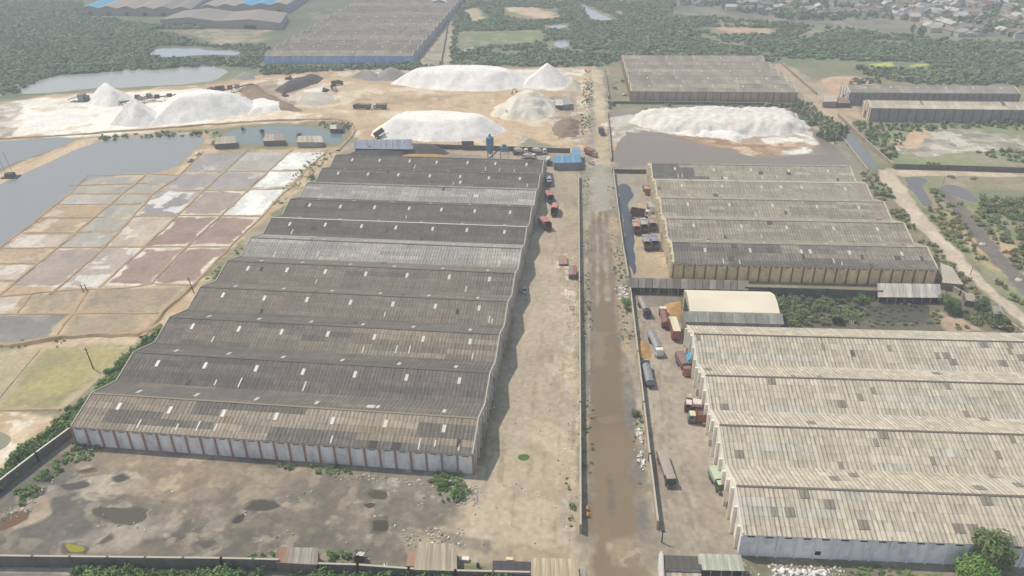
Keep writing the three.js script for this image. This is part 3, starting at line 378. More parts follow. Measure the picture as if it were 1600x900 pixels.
  const onRoof = (b, si, f, x, w, h, name, m, lift = 0.13) => { const s = f * 1, dir = si ? -1 : 1, a = (s0) => { const z = dir > 0 ? -b * p - s0 * run : -(b + 1) * p + s0 * run; return [he + 0.12 + s0 * rise, z]; }; const [ya, za] = a(s), [yb, zb] = a(s + h / sl), gy = lift * ny, gz = dir * lift * nzv; const q = [[[x, ya + gy, za + gz], [x + w, ya + gy, za + gz], [x + w, yb + gy, zb + gz], [x, yb + gy, zb + gz]], [[x, ya, za], [x + w, ya, za], [x + w, ya + gy, za + gz], [x, ya + gy, za + gz]], [[x, yb, zb], [x + w, yb, zb], [x + w, yb + gy, zb + gz], [x, yb + gy, zb + gz]], [[x, ya, za], [x, ya + gy, za + gz], [x, yb + gy, zb + gz], [x, yb, zb]], [[x + w, ya, za], [x + w, ya + gy, za + gz], [x + w, yb + gy, zb + gz], [x + w, yb, zb]]]; mesh(g, name, quadGeo(q, q.map((_, i) => i ? [[0, 0], [0, 0], [0, 0], [0, 0]] : [[0, 0], [w / 16.8, 0], [w / 16.8, 0.1], [0, 0.1]])), m); };
  for (let b = 0; b < N; b++) for (const si of [0, 1]) { const n = o.sky?.(b, si) ?? 0; for (let i = 0; i < n; i++) onRoof(b, si, 0.56 + rr(-0.02, 0.02), (i + 0.62 + rr(-0.04, 0.04)) * W / (n + 0.25), 0.9, 2.3, 'skylight', skylightMat); }
  for (let i = 0; i < (o.patches ?? 0); i++) { const b = Math.floor(Math.pow(rnd(), 1.3) * N), si = rnd() < 0.72 ? 0 : 1, c = Math.floor(rnd() * courses), w = 1.05 * (1 + Math.floor(rnd() * 1.7)); onRoof(b, si, c / courses - 0.02, Math.floor(rnd() * (W - 4)) + 1, w, sl / courses, 'patched_sheet', rnd() < (o.light ?? 0.2) ? skylightMat : o.patchMat, 0.12); }
  for (let i = 0; i < (o.streaks ?? 0); i++) { const b = Math.floor(Math.pow(rnd(), 1.5) * N); onRoof(b, 0, rr(0.02, 0.15), rr(3, W - 3), 0.35, rr(1.8, 3.4), 'sealed_strip', skylightMat, 0.12); }
  for (let b = 0; b < N; b++) { const z = -(b + 0.5) * p; mesh(g, 'ridge_cap', merge([bar([0.2, hr + 0.2, z + 0.14], [W - 0.2, hr + 0.2, z + 0.14], 0.3, 0.05), bar([0.2, hr + 0.2, z - 0.14], [W - 0.2, hr + 0.2, z - 0.14], 0.3, 0.05)]), o.ridge?.(b) ?? ridgeMat); if (b) mesh(g, 'gutter', box(0.3, W - 0.3, he - 0.25, he + 0.1, -b * p - 0.35, -b * p + 0.35), gutterMat); }
  return g;
}
// palette indices: 0 very dark grey, 1 dark grey, 2 brown grey, 3 beige, 4 pale beige, 5 light grey, 6 pale grey
const greys = [0x6e6c69, 0x797671, 0x89837a, 0x9c9386, 0xaea496, 0xa9aaa6, 0xbcbcb6];
const Ltones = ['3344311', '11211', '0111', '0011', '1122', '0111', '2222', '2212', '2221', '2222', '6556', '5565', '0001', '0111', '0101', '1001', '5565', '5555', '0011', '1010', '0101', '1110'];
warehouse({ label: 'long dark grey warehouse of eleven ridges left of the muddy road', x: -115.9, z: -158.4, az: 0.124, W: 106.6, p: 20.58, N: 11, he: 6.16, hr: 9.29, seed: 3, tex: sheetDark, palette: greys, wall: 0xeaeaee, side: 0xc9c4ba, pil: 0xa27e6e, fin: 0xc6c2ba, nP: 27, vents: true, band: true, trim: mat(0xb8b4aa, 0.9), finSides: [1], fins: 5, finD: 0.55,
  tones: (b, s, c, f) => b === 2 && !s && f > 0.42 + c * 0.06 - 0.1 ? '2332' : b === 0 && !s && c < 2 && f > 0.45 && f < 0.6 ? '12' : Ltones[b * 2 + s], sky: (b, s) => s ? 6 : b === 5 || b === 8 ? 0 : 7, patches: 26, patchMat: mat(0x474644, 0.9), light: 0.3, streaks: 34, ridge: (b) => b === 6 ? trimMat : b === 0 ? mat(0x8f8674, 0.9) : mat(0x67645e, 0.9) });
const pales = [0x8b8882, 0xa5a097, 0xc2bcad, 0xcac3b3, 0xd2cbbb, 0xc9c6bd, 0xd8d2c3];
warehouse({ label: 'pale beige warehouse of four ridges with white walls at lower right', x: 48.8, z: -118.3, az: 0.0715, W: 102.3, p: 21.8, N: 4, he: 6.28, hr: 9.84, seed: 8, tex: sheetPale, palette: pales, wall: 0xeceef4, side: 0xf0ece2, pil: 0xdde0ea, fin: 0xf2eee4, nP: 26, prj: 0.25, vents: true, band: false, finSides: [0], doorSides: [0], fins: 5, finD: 0.75, wallMap: wallMapClean,
  tones: (b, s, c, f) => b === 0 ? '3433533' : '3335343', sky: () => 0, patches: 70, patchMat: mat(0x8f8a80, 0.92, { map: sheetPale }), light: 0.05, streaks: 10, openings: [[16.4, 1.7, 1.1, 2.2], [50, 1.7, 1.1, 2.2], [83.5, 1.7, 1.1, 2.2]], ridge: () => mat(0x6e685e, 0.9) });
const mids = [0x74726f, 0x86827d, 0x9c968b, 0xaca598, 0xb8b0a2, 0xa8a49e, 0xc0b8aa];
const Mtones = ['1100', '2232', '2323', '3333', '2332', '3333', '3343', '3443', '3343', '3333'];
warehouse({ label: 'cream walled warehouse of five ridges behind the waterlogged plot', x: 59.5, z: -249.2, az: 0.083, W: 93.6, p: 22.7, N: 5, he: 6.6, hr: 9.9, seed: 15, tex: sheetDark, palette: mids, wall: 0xf0d8ac, side: 0xebe2c6, pil: 0x8a6444, fin: 0xf0e8d0, nP: 24, vents: true, band: true, trim: mat(0xcfc6b0, 0.85), finSides: [0], doorSides: [0], fins: 6, finD: 0.9, wallMap: wallMapClean,
  tones: (b, s, c, f) => b === 4 && f < 0.24 - c * 0.03 ? '00' : b === 0 && !s && c > 1 && f > 0.4 ? '2212' : Mtones[b * 2 + s], sky: (b, s) => s ? 4 : 5, patches: 34, patchMat: mat(0x57534e, 0.9), light: 0.3, streaks: 12, ridge: (b) => b === 3 ? trimMat : mat(0x8e8678, 0.9) });
// far sheds, the pieces of their roofs too small to pick apart
function farShed(o) { warehouse({ per: 6, courses: 2, single: 0, fins: 3, nP: 14, doorSides: [], finSides: [1], tex: sheetDark, palette: o.pal, ...o }); }
farShed({ label: 'far warehouse with pale blue front wall beyond the salt heaps', x: -204.1, z: -648, az: 0.062, W: 124.6, p: 24, N: 16, he: 6.2, hr: 8.8, seed: 31, pal: [0x8c867c, 0x989186, 0xa49d92], wall: 0xaccaff, side: 0xb0b6be, pil: 0x98acd4, nP: 14, fin: 0xb8bcc0, tones: (b) => b % 3 ? '0101' : '122', sky: (b, s) => b < 9 ? 6 : 0, vents: true });
farShed({ label: 'brown fronted warehouse with grey roof between forest and salt basin', x: 81.6, z: -510, az: 0.08, W: 109, p: 24, N: 5, he: 6.6, hr: 9.2, seed: 33, pal: [0x9c968c, 0xa69f94, 0xb2aa9c], wall: 0xb4a094, side: 0xd8c4ac, pil: 0x7c6050, nP: 22, fin: 0xcbb79e, finSides: [0], tones: () => '0112', sky: (b, s) => s ? 0 : 5, fins: 4 });
function longShed(o) { warehouse({ per: 10, courses: 2, single: 0, fins: 4, finSides: [0], doorSides: [0], nP: 26, tex: sheetDark, palette: o.pal, p: 0, N: 1, ...o }); }
longShed({ label: 'far one of two long grey sheds beside the canal head', x: 221.5, z: -493, az: 0.085, W: 106, p: 20, N: 1, he: 8.2, hr: 10.8, seed: 35, pal: [0xa09d96, 0xaca8a0], wall: 0x9a9492, side: 0xd3d0c4, pil: 0x666260, fin: 0xcfccc0, tones: () => '0101', sky: (b, s) => s ? 0 : 6, wallMap: wallMapClean });
longShed({ label: 'nearer long shed with cream roof and grey wall by the canal', x: 219.5, z: -455, az: 0.1, W: 140, p: 17, N: 1, he: 8, hr: 10.6, seed: 36, pal: [0xd0c8b8, 0xd8d0c0], wall: 0x9c9492, side: 0xd9d0ba, pil: 0x6c6664, fin: 0xd0c8b0, tones: () => '0011', sky: () => 0, patches: 3, patchMat: mat(0x6a655e), wallMap: wallMapClean });
// sheds at the top left edge of the land
function blueShed(label, q, cols, he, group) { const o = thing('industrial_shed', label, 'shed', ...q[0], 0, group); const [x0, z0] = q[0], L = q.map(([x, z]) => [x - x0, z - z0]); const n = cols.length;
  const at = (u, v) => { const a = [L[0][0] + (L[1][0] - L[0][0]) * u, L[0][1] + (L[1][1] - L[0][1]) * u], b = [L[3][0] + (L[2][0] - L[3][0]) * u, L[3][1] + (L[2][1] - L[3][1]) * u]; return [a[0] + (b[0] - a[0]) * v, a[1] + (b[1] - a[1]) * v]; };
  for (let i = 0; i < n; i++) { const u0 = i / n, u1 = (i + 1) / n, um = (u0 + u1) / 2, q3 = (u, y, v) => { const [x, z] = at(u, v); return [x, y, z]; };
    mesh(o, 'roof', quadGeo([[q3(u0, he, 0), q3(um, he + 3, 0), q3(um, he + 3, 1), q3(u0, he, 1)], [q3(um, he + 3, 0), q3(u1, he, 0), q3(u1, he, 1), q3(um, he + 3, 1)]]), mat(cols[i], 0.6));
    mesh(o, 'wall', quadGeo([[q3(u0, 0, 0.004), q3(u1, 0, 0.004), q3(u1, he, 0.004), q3(u0, he, 0.004)], [q3(u0, he, 0.004), q3(u1, he, 0.004), q3(um, he + 3, 0.004), q3(um, he + 3, 0.004)]]), mat(0x9a948e, 0.9));
    mesh(o, 'door', quadGeo([[q3(um - 0.1 / n, 0, -0.004), q3(um + 0.1 / n, 0, -0.004), q3(um + 0.1 / n, 4, -0.004), q3(um - 0.1 / n, 4, -0.004)]]), darkMat); }
  for (const u of [0.002, 0.998]) mesh(o, 'side_wall', quadGeo([[[...at(u, 0.004)], [...at(u, 0.996)]].flatMap(([x, z]) => [[x, 0, z]]).concat([[...at(u, 0.996)], [...at(u, 0.004)]].map(([x, z]) => [x, he, z]))]), mat(0x8a98b0, 0.9)); return o; }
blueShed('far shed with a row of blue and beige gabled roofs at upper left', [[-501.6,-939.1],[-364.4,-918.1],[-413.3,-1206.8],[-542.8,-1220.5]], [0x4fa3d0, 0xa39688, 0x9a8f82, 0xa0968a, 0x857f7a, 0x857f7a], 8);
blueShed('far shed with two bright blue roofs at top left edge', [[-358.9,-927.3],[-259.2,-938.7],[-266.7,-1145.7],[-369.6,-1156.2]], [0xa59a8c, 0xa89c8e, 0x4aa0cc, 0x4aa0cc, 0xa8a094], 9);
blueShed('far low flat grey shed before the blue roofed sheds', [[-373.1,-851.8],[-234.7,-817.1],[-246.7,-889.8],[-372.0,-918.7]], [0x87827c, 0x8c867e], 7);
blueShed('small far shed with pale blue roof beside the straight track', [[-91.3,-955.2],[-72.5,-948.3],[-77.7,-1071.5],[-97.4,-1073.5]], [0xc3ccd6], 8);
// ---------- heaps of salt, coal and sand ----------
const saltMap = (() => { const n = 256, px = new Uint8Array(n * n * 4); for (let j = 0; j < n; j++) for (let i = 0; i < n; i++) { const v = 244 + (fn(i * 0.1, j * 0.1, 4, 31) - 0.5) * 22 + (fn(i * 0.1, j * 0.1, 0.9, 32) - 0.5) * 20, q = (j * n + i) * 4; px[q] = clamp(v, 0, 255); px[q + 1] = clamp(v * 0.995, 0, 255); px[q + 2] = clamp(v * 0.985, 0, 255); px[q + 3] = 255; } const t = new THREE.DataTexture(px, n, n, THREE.RGBAFormat); t.colorSpace = THREE.SRGBColorSpace; t.wrapS = t.wrapT = THREE.RepeatWrapping; t.repeat.set(1 / 25, 1 / 25); t.magFilter = THREE.LinearFilter; t.needsUpdate = true; return t; })();
const salt = mat(0xf8f8f6, 0.9, { map: saltMap }), greySalt = mat(0x9c9a96, 0.95, { map: saltMap }), coal = mat(0x55524f, 0.95, { map: saltMap }), darkSalt = mat(0xc9c2b6, 0.95, { map: saltMap }), earth = mat(0x8f7c6a, 0.95, { map: saltMap }), orangeSand = mat(0xb8935f, 0.95, { map: saltMap });
function heap(name, label, category, poly, H, m, { tan = 0.7, cell = 1.6, rough = 0.22, group, o = 1 } = {}) {
  const p = wobbly(poly, 1.2, 4, o), [x0, x1, z0, z1] = bounds(p), nx = Math.ceil((x1 - x0) / cell) + 1, nz = Math.ceil((z1 - z0) / cell) + 1, cx = (x0 + x1) / 2, cz = (z0 + z1) / 2, hs = [], pos = [], uv = [], idx = [];
  for (let j = 0; j < nz; j++) for (let i = 0; i < nx; i++) { const x = x0 + i * cell, z = z0 + j * cell, d = sdist(p, x, z) + (fn(x, z, 14, o + 2) - 0.5) * 2 + (fn(x, z, 4.5, o + 7) - 0.5) * (0.5 + rough * 2.2), h = d * tan, s = 0.8; let y = h <= 0 ? h : -s * Math.log(Math.exp(-h / s) + Math.exp(-(H + (fn(x, z, 16, o) - 0.5) * H * 0.12) / s)); y += h > 0 ? (fn(x, z, 3, o + 4) - 0.5) * rough * Math.min(1, h) : 0; y = Math.max(y, -0.3); hs.push(y); pos.push(x - cx, y, z - cz); uv.push(x, z); }
  for (let j = 0; j < nz - 1; j++) for (let i = 0; i < nx - 1; i++) { const a = j * nx + i, b = a + 1, c = a + nx, d = c + 1; if (Math.max(hs[a], hs[b], hs[c], hs[d]) <= 0) continue; idx.push(a, c, b, b, c, d); }
  const g = new THREE.BufferGeometry(); g.setAttribute('position', new THREE.Float32BufferAttribute(pos, 3)); g.setAttribute('uv', new THREE.Float32BufferAttribute(uv, 2)); g.setIndex(idx); g.computeVertexNormals();
  const ms = mesh(scene, name, g, m); ms.position.set(cx, 0, cz); return tag(ms, label, category, group);
}
const sg = 'salt heaps in the salt works';
heap('salt_heap', 'wide flat topped white salt heap just behind the dark warehouse', 'salt heap', [[-82.3,-438.9],[-72.6,-429.5],[-50.6,-424.9],[-28.4,-423.9],[-13.0,-429.5],[-1.9,-444.6],[-8.6,-462.9],[-43.3,-474.7],[-71.1,-470.1],[-78.9,-457.6]], 9, salt, { group: sg, o: 1 });
heap('salt_heap', 'broad far white salt heap with a flat top near the track end', 'salt heap', [[-87.7,-569.8],[-63.3,-554.5],[-39.5,-545.5],[-11.9,-544.0],[12.1,-554.4],[16.4,-576.6],[-2.9,-595.1],[-48.1,-604.5],[-77.0,-592.6]], 10, salt, { group: sg, o: 2, cell: 2 });
heap('salt_heap', 'pointed white salt heap at the far corner by the upper road', 'salt heap', [[7.4,-554.6],[24.8,-547.8],[41.8,-552.8],[47.6,-568.6],[41.2,-586.0],[26.8,-593.4],[12.7,-581.1]], 14, salt, { group: sg, o: 3, tan: 0.8 });
heap('salt_heap', 'small cream salt heap beside the pointed heap and ditch', 'salt heap', [[37.4,-543.3],[49.3,-537.0],[52.5,-564.2],[45.1,-572.9]], 5, darkSalt, { group: sg, o: 4 });
heap('salt_heap', 'rough sided cream salt heap with excavators working on it', 'salt heap', [[-13.3,-479.4],[-1.9,-468.4],[17.2,-464.6],[29.1,-477.4],[34.0,-502.5],[23.5,-516.7],[6.0,-517.6],[-7.8,-501.3]], 11, mat(0xe6e2d4, 0.9, { map: saltMap }), { group: sg, o: 5, rough: 1.4 });
heap('salt_heap', 'left grey mound of the pair below the blue fronted warehouse', 'salt heap', [[-123.5,-593.1],[-107.2,-581.3],[-98.6,-578.7],[-100.5,-598.4],[-114.1,-608.3]], 6, greySalt, { group: sg, o: 6 });
heap('salt_heap', 'right grey mound of the pair below the blue fronted warehouse', 'salt heap', [[-101.9,-581.0],[-92.3,-578.4],[-76.7,-590.4],[-80.5,-606.3],[-99.2,-609.7],[-103.6,-598.6]], 7, greySalt, { group: sg, o: 7 });
heap('salt_heap', 'sharp white salt cone nearest the white pond', 'salt heap', [[-290.5,-520.2],[-271.2,-510.8],[-260.7,-520.5],[-266.8,-538.6],[-289.8,-550.9],[-298.4,-540.2]], 22, salt, { group: sg, o: 8, tan: 0.92, cell: 1.1 });
heap('salt_heap', 'white salt cone in front of the long left ridge', 'salt heap', [[-251.4,-468.2],[-234.1,-461.8],[-219.3,-468.2],[-224.1,-486.2],[-246.7,-506.3],[-255.3,-489.2]], 22, salt, { group: sg, o: 9, tan: 0.95, cell: 1.1 });
heap('salt_heap', 'long white salt ridge on the left side of the works', 'salt heap', [[-225.4,-465.6],[-206.1,-470.5],[-186.6,-478.4],[-166.3,-492.8],[-171.4,-516.1],[-203.4,-528.1],[-225.0,-520.4],[-239.0,-504.3]], 12, salt, { group: sg, o: 10 });
heap('salt_heap', 'low spread of white salt right of the long left ridge', 'salt heap', [[-168.8,-489.8],[-148.9,-498.4],[-149.3,-511.6],[-169.5,-526.4],[-178.6,-519.9]], 3.2, salt, { group: sg, o: 11 });
heap('salt_heap', 'low white salt bank along the far left of the works', 'salt heap', [[-304.9,-463.5],[-271.2,-467.7],[-269.3,-497.7],[-293.4,-511.9],[-319.6,-496.9]], 1.2, salt, { group: sg, o: 12, tan: 0.2 });
heap('salt_heap', 'cream salt patch beside the parked tipper and bulldozer', 'salt heap', [[-146.6,-518.3],[-131.5,-505.7],[-119.8,-520.4],[-126.0,-542.4],[-145.4,-547.2]], 2.2, darkSalt, { group: sg, o: 13, tan: 0.35 });
heap('salt_heap', 'dirty salt heap with collapsed front in the muddy basin', 'salt heap', [[73.6,-457.7],[85.1,-442.1],[105.3,-429.5],[123.1,-426.2],[168.5,-429.3],[179.6,-446.0],[178.5,-470.3],[157.3,-480.5],[108.6,-482.8],[82.8,-476.4]], 5.5, mat(0xe8e5e0, 0.95, { map: saltMap }), { group: sg, o: 14, rough: 1.6 });
heap('salt_heap', 'bright slumped salt at the foot of the dirty heap', 'salt heap', [[92.0,-437.8],[108.5,-426.8],[129.1,-420.9],[138.4,-428.0],[121.9,-436.5]], 3, salt, { group: sg, o: 15, rough: 1.2 });
heap('salt_heap', 'small white salt mound beyond the conveyor machinery', 'salt heap', [[-211.9,-591.5],[-196.9,-590.6],[-199.5,-606.3],[-212.6,-609.3]], 4, greySalt, { group: sg, o: 16 });
heap('coal_bank', 'long curved bank of dark grey waste beside the bulldozer', 'waste bank', [[-170.3,-554.3],[-160.7,-542.3],[-142.2,-574.9],[-143.5,-592.0],[-152.5,-599.1],[-166.6,-576.2]], 4.5, coal, { o: 17 });
heap('coal_pile', 'low dark coal pile behind the far edge of the dark warehouse', 'coal pile', [[-90.3,-400.8],[-68.9,-398.8],[-48.0,-399.1],[-52.9,-411.8],[-82.2,-415.3]], 3.5, coal, { o: 18 });
heap('coal_pile', 'pointed dark coal pile at the end of the blue roofed lean-to', 'coal pile', [[-65.3,-403.1],[-51.8,-401.5],[-34.1,-399.6],[-38.4,-411.2],[-56.9,-415.5]], 5.5, coal, { o: 19 });
heap('sand_pile', 'long orange sand pile along the dark warehouse back wall', 'sand pile', [[-66.6,-394.3],[-54.2,-391.7],[-32.8,-390.9],[-32.6,-398.5],[-55.2,-400.5]], 2.2, orangeSand, { o: 20 });
heap('earth_mound', 'round brown earth mound left of the upper road', 'earth mound', [[24.8,-440.8],[29.1,-430.2],[36.5,-429.9],[42.7,-445.3],[42.9,-462.0],[35.4,-468.1],[28.0,-457.0]], 3.5, earth, { o: 21, rough: 1.2 });
heap('sand_pile', 'orange sand pile against the boundary wall beside the silver tanker', 'sand pile', [[39.4,-206.9],[42.4,-207.6],[44.0,-203.8],[42.7,-196.4],[39.6,-195.1],[38.8,-199.4]], 1.5, orangeSand, { o: 22, cell: 0.5, tan: 0.45, rough: 0.6 });
heap('sand_pile', 'orange sand pile at the open end of the arched shed', 'sand pile', [[49.5,-227.5],[53.9,-232.0],[58.5,-232.8],[57.4,-224.7],[55.3,-218.7],[50.9,-220.5]], 1.8, orangeSand, { o: 23, cell: 0.6, tan: 0.4, rough: 0.6 });
heap('rubble_pile', 'low pile of grey rubble beside the wall in the dark warehouse yard', 'rubble pile', [[18.6,-228.3],[22.3,-230.0],[22.1,-222.9],[19.4,-222.1]], 0.9, earth, { o: 24, cell: 0.6, rough: 0.9 });
heap('earth_bank', 'brown earth bank beside the conveyor in the salt works', 'earth bank', [[-198.4,-557.7],[-189.9,-573.3],[-156.4,-518.8],[-132.8,-492.8],[-155.3,-498.7],[-180.8,-527.0]], 3, earth, { o: 25, rough: 1 });

// ---------- earth banks between the pans and ponds ----------
const bundMat = mat(0xb49f82, 0.95, { map: saltMap });
function bund(name, line, w, h, m = bundMat) {
  const pts = []; for (let i = 0; i < line.length - 1; i++) { const a = line[i], b = line[i + 1], L = Math.hypot(b[0] - a[0], b[1] - a[1]), n = Math.max(1, Math.round(L / 3)); for (let k = 0; k < n; k++) pts.push([a[0] + (b[0] - a[0]) * k / n, a[1] + (b[1] - a[1]) * k / n]); } pts.push(line.at(-1));
  const rows = []; let prev; for (let i = 0; i < pts.length; i++) { const a = pts[Math.max(0, i - 1)], b = pts[Math.min(pts.length - 1, i + 1)], L = Math.hypot(b[0] - a[0], b[1] - a[1]), nx = -(b[1] - a[1]) / L, nz = (b[0] - a[0]) / L, [x, z] = pts[i], j = 0.75 + fn(x, z, 7, 3) * 0.5, off = (fn(x, z, 9, 6) - 0.5) * w * 0.7, ww = w * j; const sec = [-0.5, -0.22, 0.22, 0.5].map((s, k) => [x + nx * (s * ww + off), k === 0 || k === 3 ? -0.05 : h * (0.7 + fn(x, z, 4, 8) * 0.6), z + nz * (s * ww + off)]); if (prev) for (let k = 0; k < 3; k++) rows.push([prev[k], prev[k + 1], sec[k + 1], sec[k]]); prev = sec; }
  return structure(mesh(scene, name, quadGeo(rows, rows.map((q) => q.map((v) => [v[0], v[2]]))), m));
}
for (const l of [[[-218.5,-372.5],[-214.1,-347.6],[-210.9,-284.4],[-209.6,-257.4]], [[-188.6,-374.3],[-188.1,-372.3],[-186.7,-249.5],[-186.3,-227.7]], [[-171.7,-410.8],[-170.2,-368.8],[-172.8,-341.9],[-170.0,-315.7],[-167.6,-285.0],[-167.9,-250.0],[-168.1,-243.5]], [[-147.4,-413.3],[-149.5,-349.7],[-150.2,-318.8],[-151.0,-284.5],[-153.0,-248.6]], [[-122.6,-413.5],[-127.4,-359.7],[-130.5,-318.2],[-133.7,-284.0],[-134.8,-250.6]], [[-102.0,-411.5],[-106.6,-376.2],[-108.9,-350.0],[-112.5,-308.8],[-115.6,-283.4],[-118.3,-249.1]]]) bund('pan_bank', l, 1.5, 0.35);
for (const l of [[[-159.8,-377.2],[-136.2,-376.3],[-106.3,-376.2]], [[-159.9,-349.2],[-130.5,-349.0],[-108.9,-350.0]], [[-170.3,-317.2],[-149.6,-317.3],[-130.6,-316.7],[-111.5,-315.3]], [[-167.3,-284.4],[-150.5,-283.9],[-133.5,-283.3],[-115.4,-282.8]], [[-194.7,-241.3],[-181.7,-242.9],[-166.1,-246.4],[-141.9,-247.8],[-133.6,-250.6],[-118.3,-249.1]], [[-218.2,-372.5],[-188.6,-374.3],[-170.4,-371.7]], [[-213.0,-346.7],[-182.1,-345.6],[-172.7,-345.3]], [[-220.2,-358.5],[-182.5,-359.8]], [[-214.2,-332.6],[-182.3,-332.3],[-173.2,-332.0]], [[-212.0,-316.3],[-182.2,-316.1]], [[-211.3,-300.0],[-181.4,-299.8]], [[-210.9,-284.4],[-179.6,-284.1],[-167.3,-284.4]], [[-209.7,-269.5],[-186.9,-269.4]], [[-206.1,-255.7],[-186.4,-255.1]], [[-191.7,-229.2],[-153.8,-229.1],[-122.4,-228.8]], [[-155.8,-245.6],[-152.6,-229.1],[-151.1,-212.3]], [[-175.2,-243.7],[-172.9,-229.2]]]) bund('pan_bank', l, 1.2, 0.28);
bund('earth_bank', [[-181.8,-207.2],[-154.4,-210.0],[-147.6,-213.0],[-123.9,-214.0],[-119.1,-220.5]], 3, 0.9); bund('earth_bank', [[-118.3,-249.1],[-121.0,-231.9],[-121.7,-212.4]], 2.4, 0.7); bund('earth_bank', [[-160.6,-174.7],[-136.7,-174.2],[-128.4,-174.0]], 1.4, 0.4); bund('earth_bank', [[-330.3,-435.4],[-267.8,-445.6],[-215.2,-458.1],[-160.0,-471.3],[-112.4,-475.0],[-101.0,-468.6],[-92.9,-447.3],[-95.4,-408.9]], 2.6, 0.8); bund('earth_bank', [[-151.9,-205.3],[-149.5,-180.6],[-148.7,-173.0]], 1, 0.25);

// ---------- boundary walls ----------
const wallGrey = mat(0x6c6864, 0.95, { map: wallMap }), copingMat = mat(0xb3ada0, 0.9), wallPale = mat(0xb5aa98, 0.9, { map: wallMap }), wallTan = mat(0xa39682, 0.9, { map: wallMap });
function wall(label, line, h, m, { t = 0.3, post = 8, cop = copingMat, name = 'boundary_wall', ch = 0.12 } = {}) {
  const [ox, oz] = line[0], o = thing(name, label, 'wall', ox, oz);
  for (let i = 1; i < line.length; i++) { const a = [line[i - 1][0] - ox, line[i - 1][1] - oz], b = [line[i][0] - ox, line[i][1] - oz], L = Math.hypot(b[0] - a[0], b[1] - a[1]); mesh(o, 'wall_panel', boxUV(bar([a[0], h / 2, a[1]], [b[0], h / 2, b[1]], t, h)), m); mesh(o, 'coping', bar([a[0], h + ch / 2 + 0.002, a[1]], [b[0], h + ch / 2 + 0.002, b[1]], t + 0.14, ch), cop); const n = Math.floor(L / post); for (let k = 0; k <= n; k++) { const f = n ? k / n : 0, x = a[0] + (b[0] - a[0]) * f, z = a[1] + (b[1] - a[1]) * f; mesh(o, 'post', box(x - 0.26, x + 0.26, 0, h + ch + 0.05, z - 0.26, z + 0.26), m); } }
  return o;
}
wall('long boundary wall on the left side of the muddy road', [[14.8,-125.5],[18.6,-171.0],[24.5,-243.3],[34.0,-360.3]], 2.6, wallPale);
wall('boundary wall on the right side of the muddy road', [[32.4,-126.3],[34.3,-148.9],[36.3,-170.6],[38.6,-196.5],[42.0,-235.1],[42.5,-245.3]], 2.6, wallPale);
wall('straight boundary wall between muddy road and the tarpaulined trucks', [[42.9,-247.8],[44.7,-275.6],[47.9,-316.0],[52.0,-365.3]], 2.4, wallPale);
wall('grey wall along the bottom edge of the waste yard', [[-125.5,-118.6],[-112.5,-117.8],[-63.1,-116.3],[-56.1,-116.0],[-50.5,-115.7]], 3.3, wallGrey);
wall('lower stretch of grey wall behind the green shrubs', [[-43.2,-115.2],[-33.7,-114.7]], 2.6, wallGrey);
wall('grey wall stretch beside the tin roofed hut', [[-33.6,-114.7],[-22.6,-113.5],[-12.7,-112.8],[3.3,-112.1]], 2.6, wallGrey);
wall('dark grey wall rising along the hedge to the warehouse corner', [[-129.4,-131.3],[-126.1,-140.9],[-122.6,-151.8],[-118.9,-162.0]], 3, wallGrey, { cop: trimMat });
wall('grey wall along the back plots between the right warehouses', [[82.8,-236.4],[91.0,-235.7],[110.9,-234.2],[129.4,-232.3]], 3.2, wallGrey, { cop: wallGrey });
wall('pale retaining wall on the right bank of the canal', [[204.5,-464.7],[199.0,-413.1],[195.3,-369.6]], 2.2, wallTan);
wall('low tan wall on the left bank of the canal', [[193.0,-446.7],[187.4,-406.5],[180.6,-364.3]], 1, wallTan);
wall('dark wall along the marsh above the pale lane', [[195.4,-367.6],[221.0,-364.7],[256.7,-359.5],[280.5,-356.7]], 2.6, wallGrey, { cop: wallGrey });
wall('wall between the mud basin and the wet truck yard', [[51.9,-367.2],[60.8,-365.9],[69.5,-365.6]], 2.2, wallGrey);
wall('wall between the upper road and the mud basin', [[62.3,-481.9],[58.2,-434.1],[53.4,-385.3]], 2, wallPale);
wall('long wall in front of the brown fronted warehouse', [[65.8,-504.3],[120.5,-499.9],[189.8,-491.6]], 1.8, wallGrey);
wall('wall beside the upper road leading to the parked cars', [[75.3,-611.2],[69.9,-543.5],[67.6,-516.2]], 2, wallGrey);
wall('dark wall behind the batching yard and coal piles', [[-54.8,-413.0],[-34.8,-409.9],[1.0,-405.0],[32.5,-400.3]], 2.6, wallGrey);
wall('slanted fence wall along the marsh edge right of the warehouses', [[154.7,-244.8],[158.3,-233.9],[161.4,-221.2],[163.8,-205.5]], 2, wallTan, { post: 3 });
wall('far fence beside the straight track', [[-56.0,-628.7],[-61.1,-756.9],[-70.5,-974.9]], 2, wallGrey);
wall('pale wall along the far lane behind the grey shed', [[219.5,-626.9],[214.9,-571.9],[211.0,-521.3]], 2, wallTan);
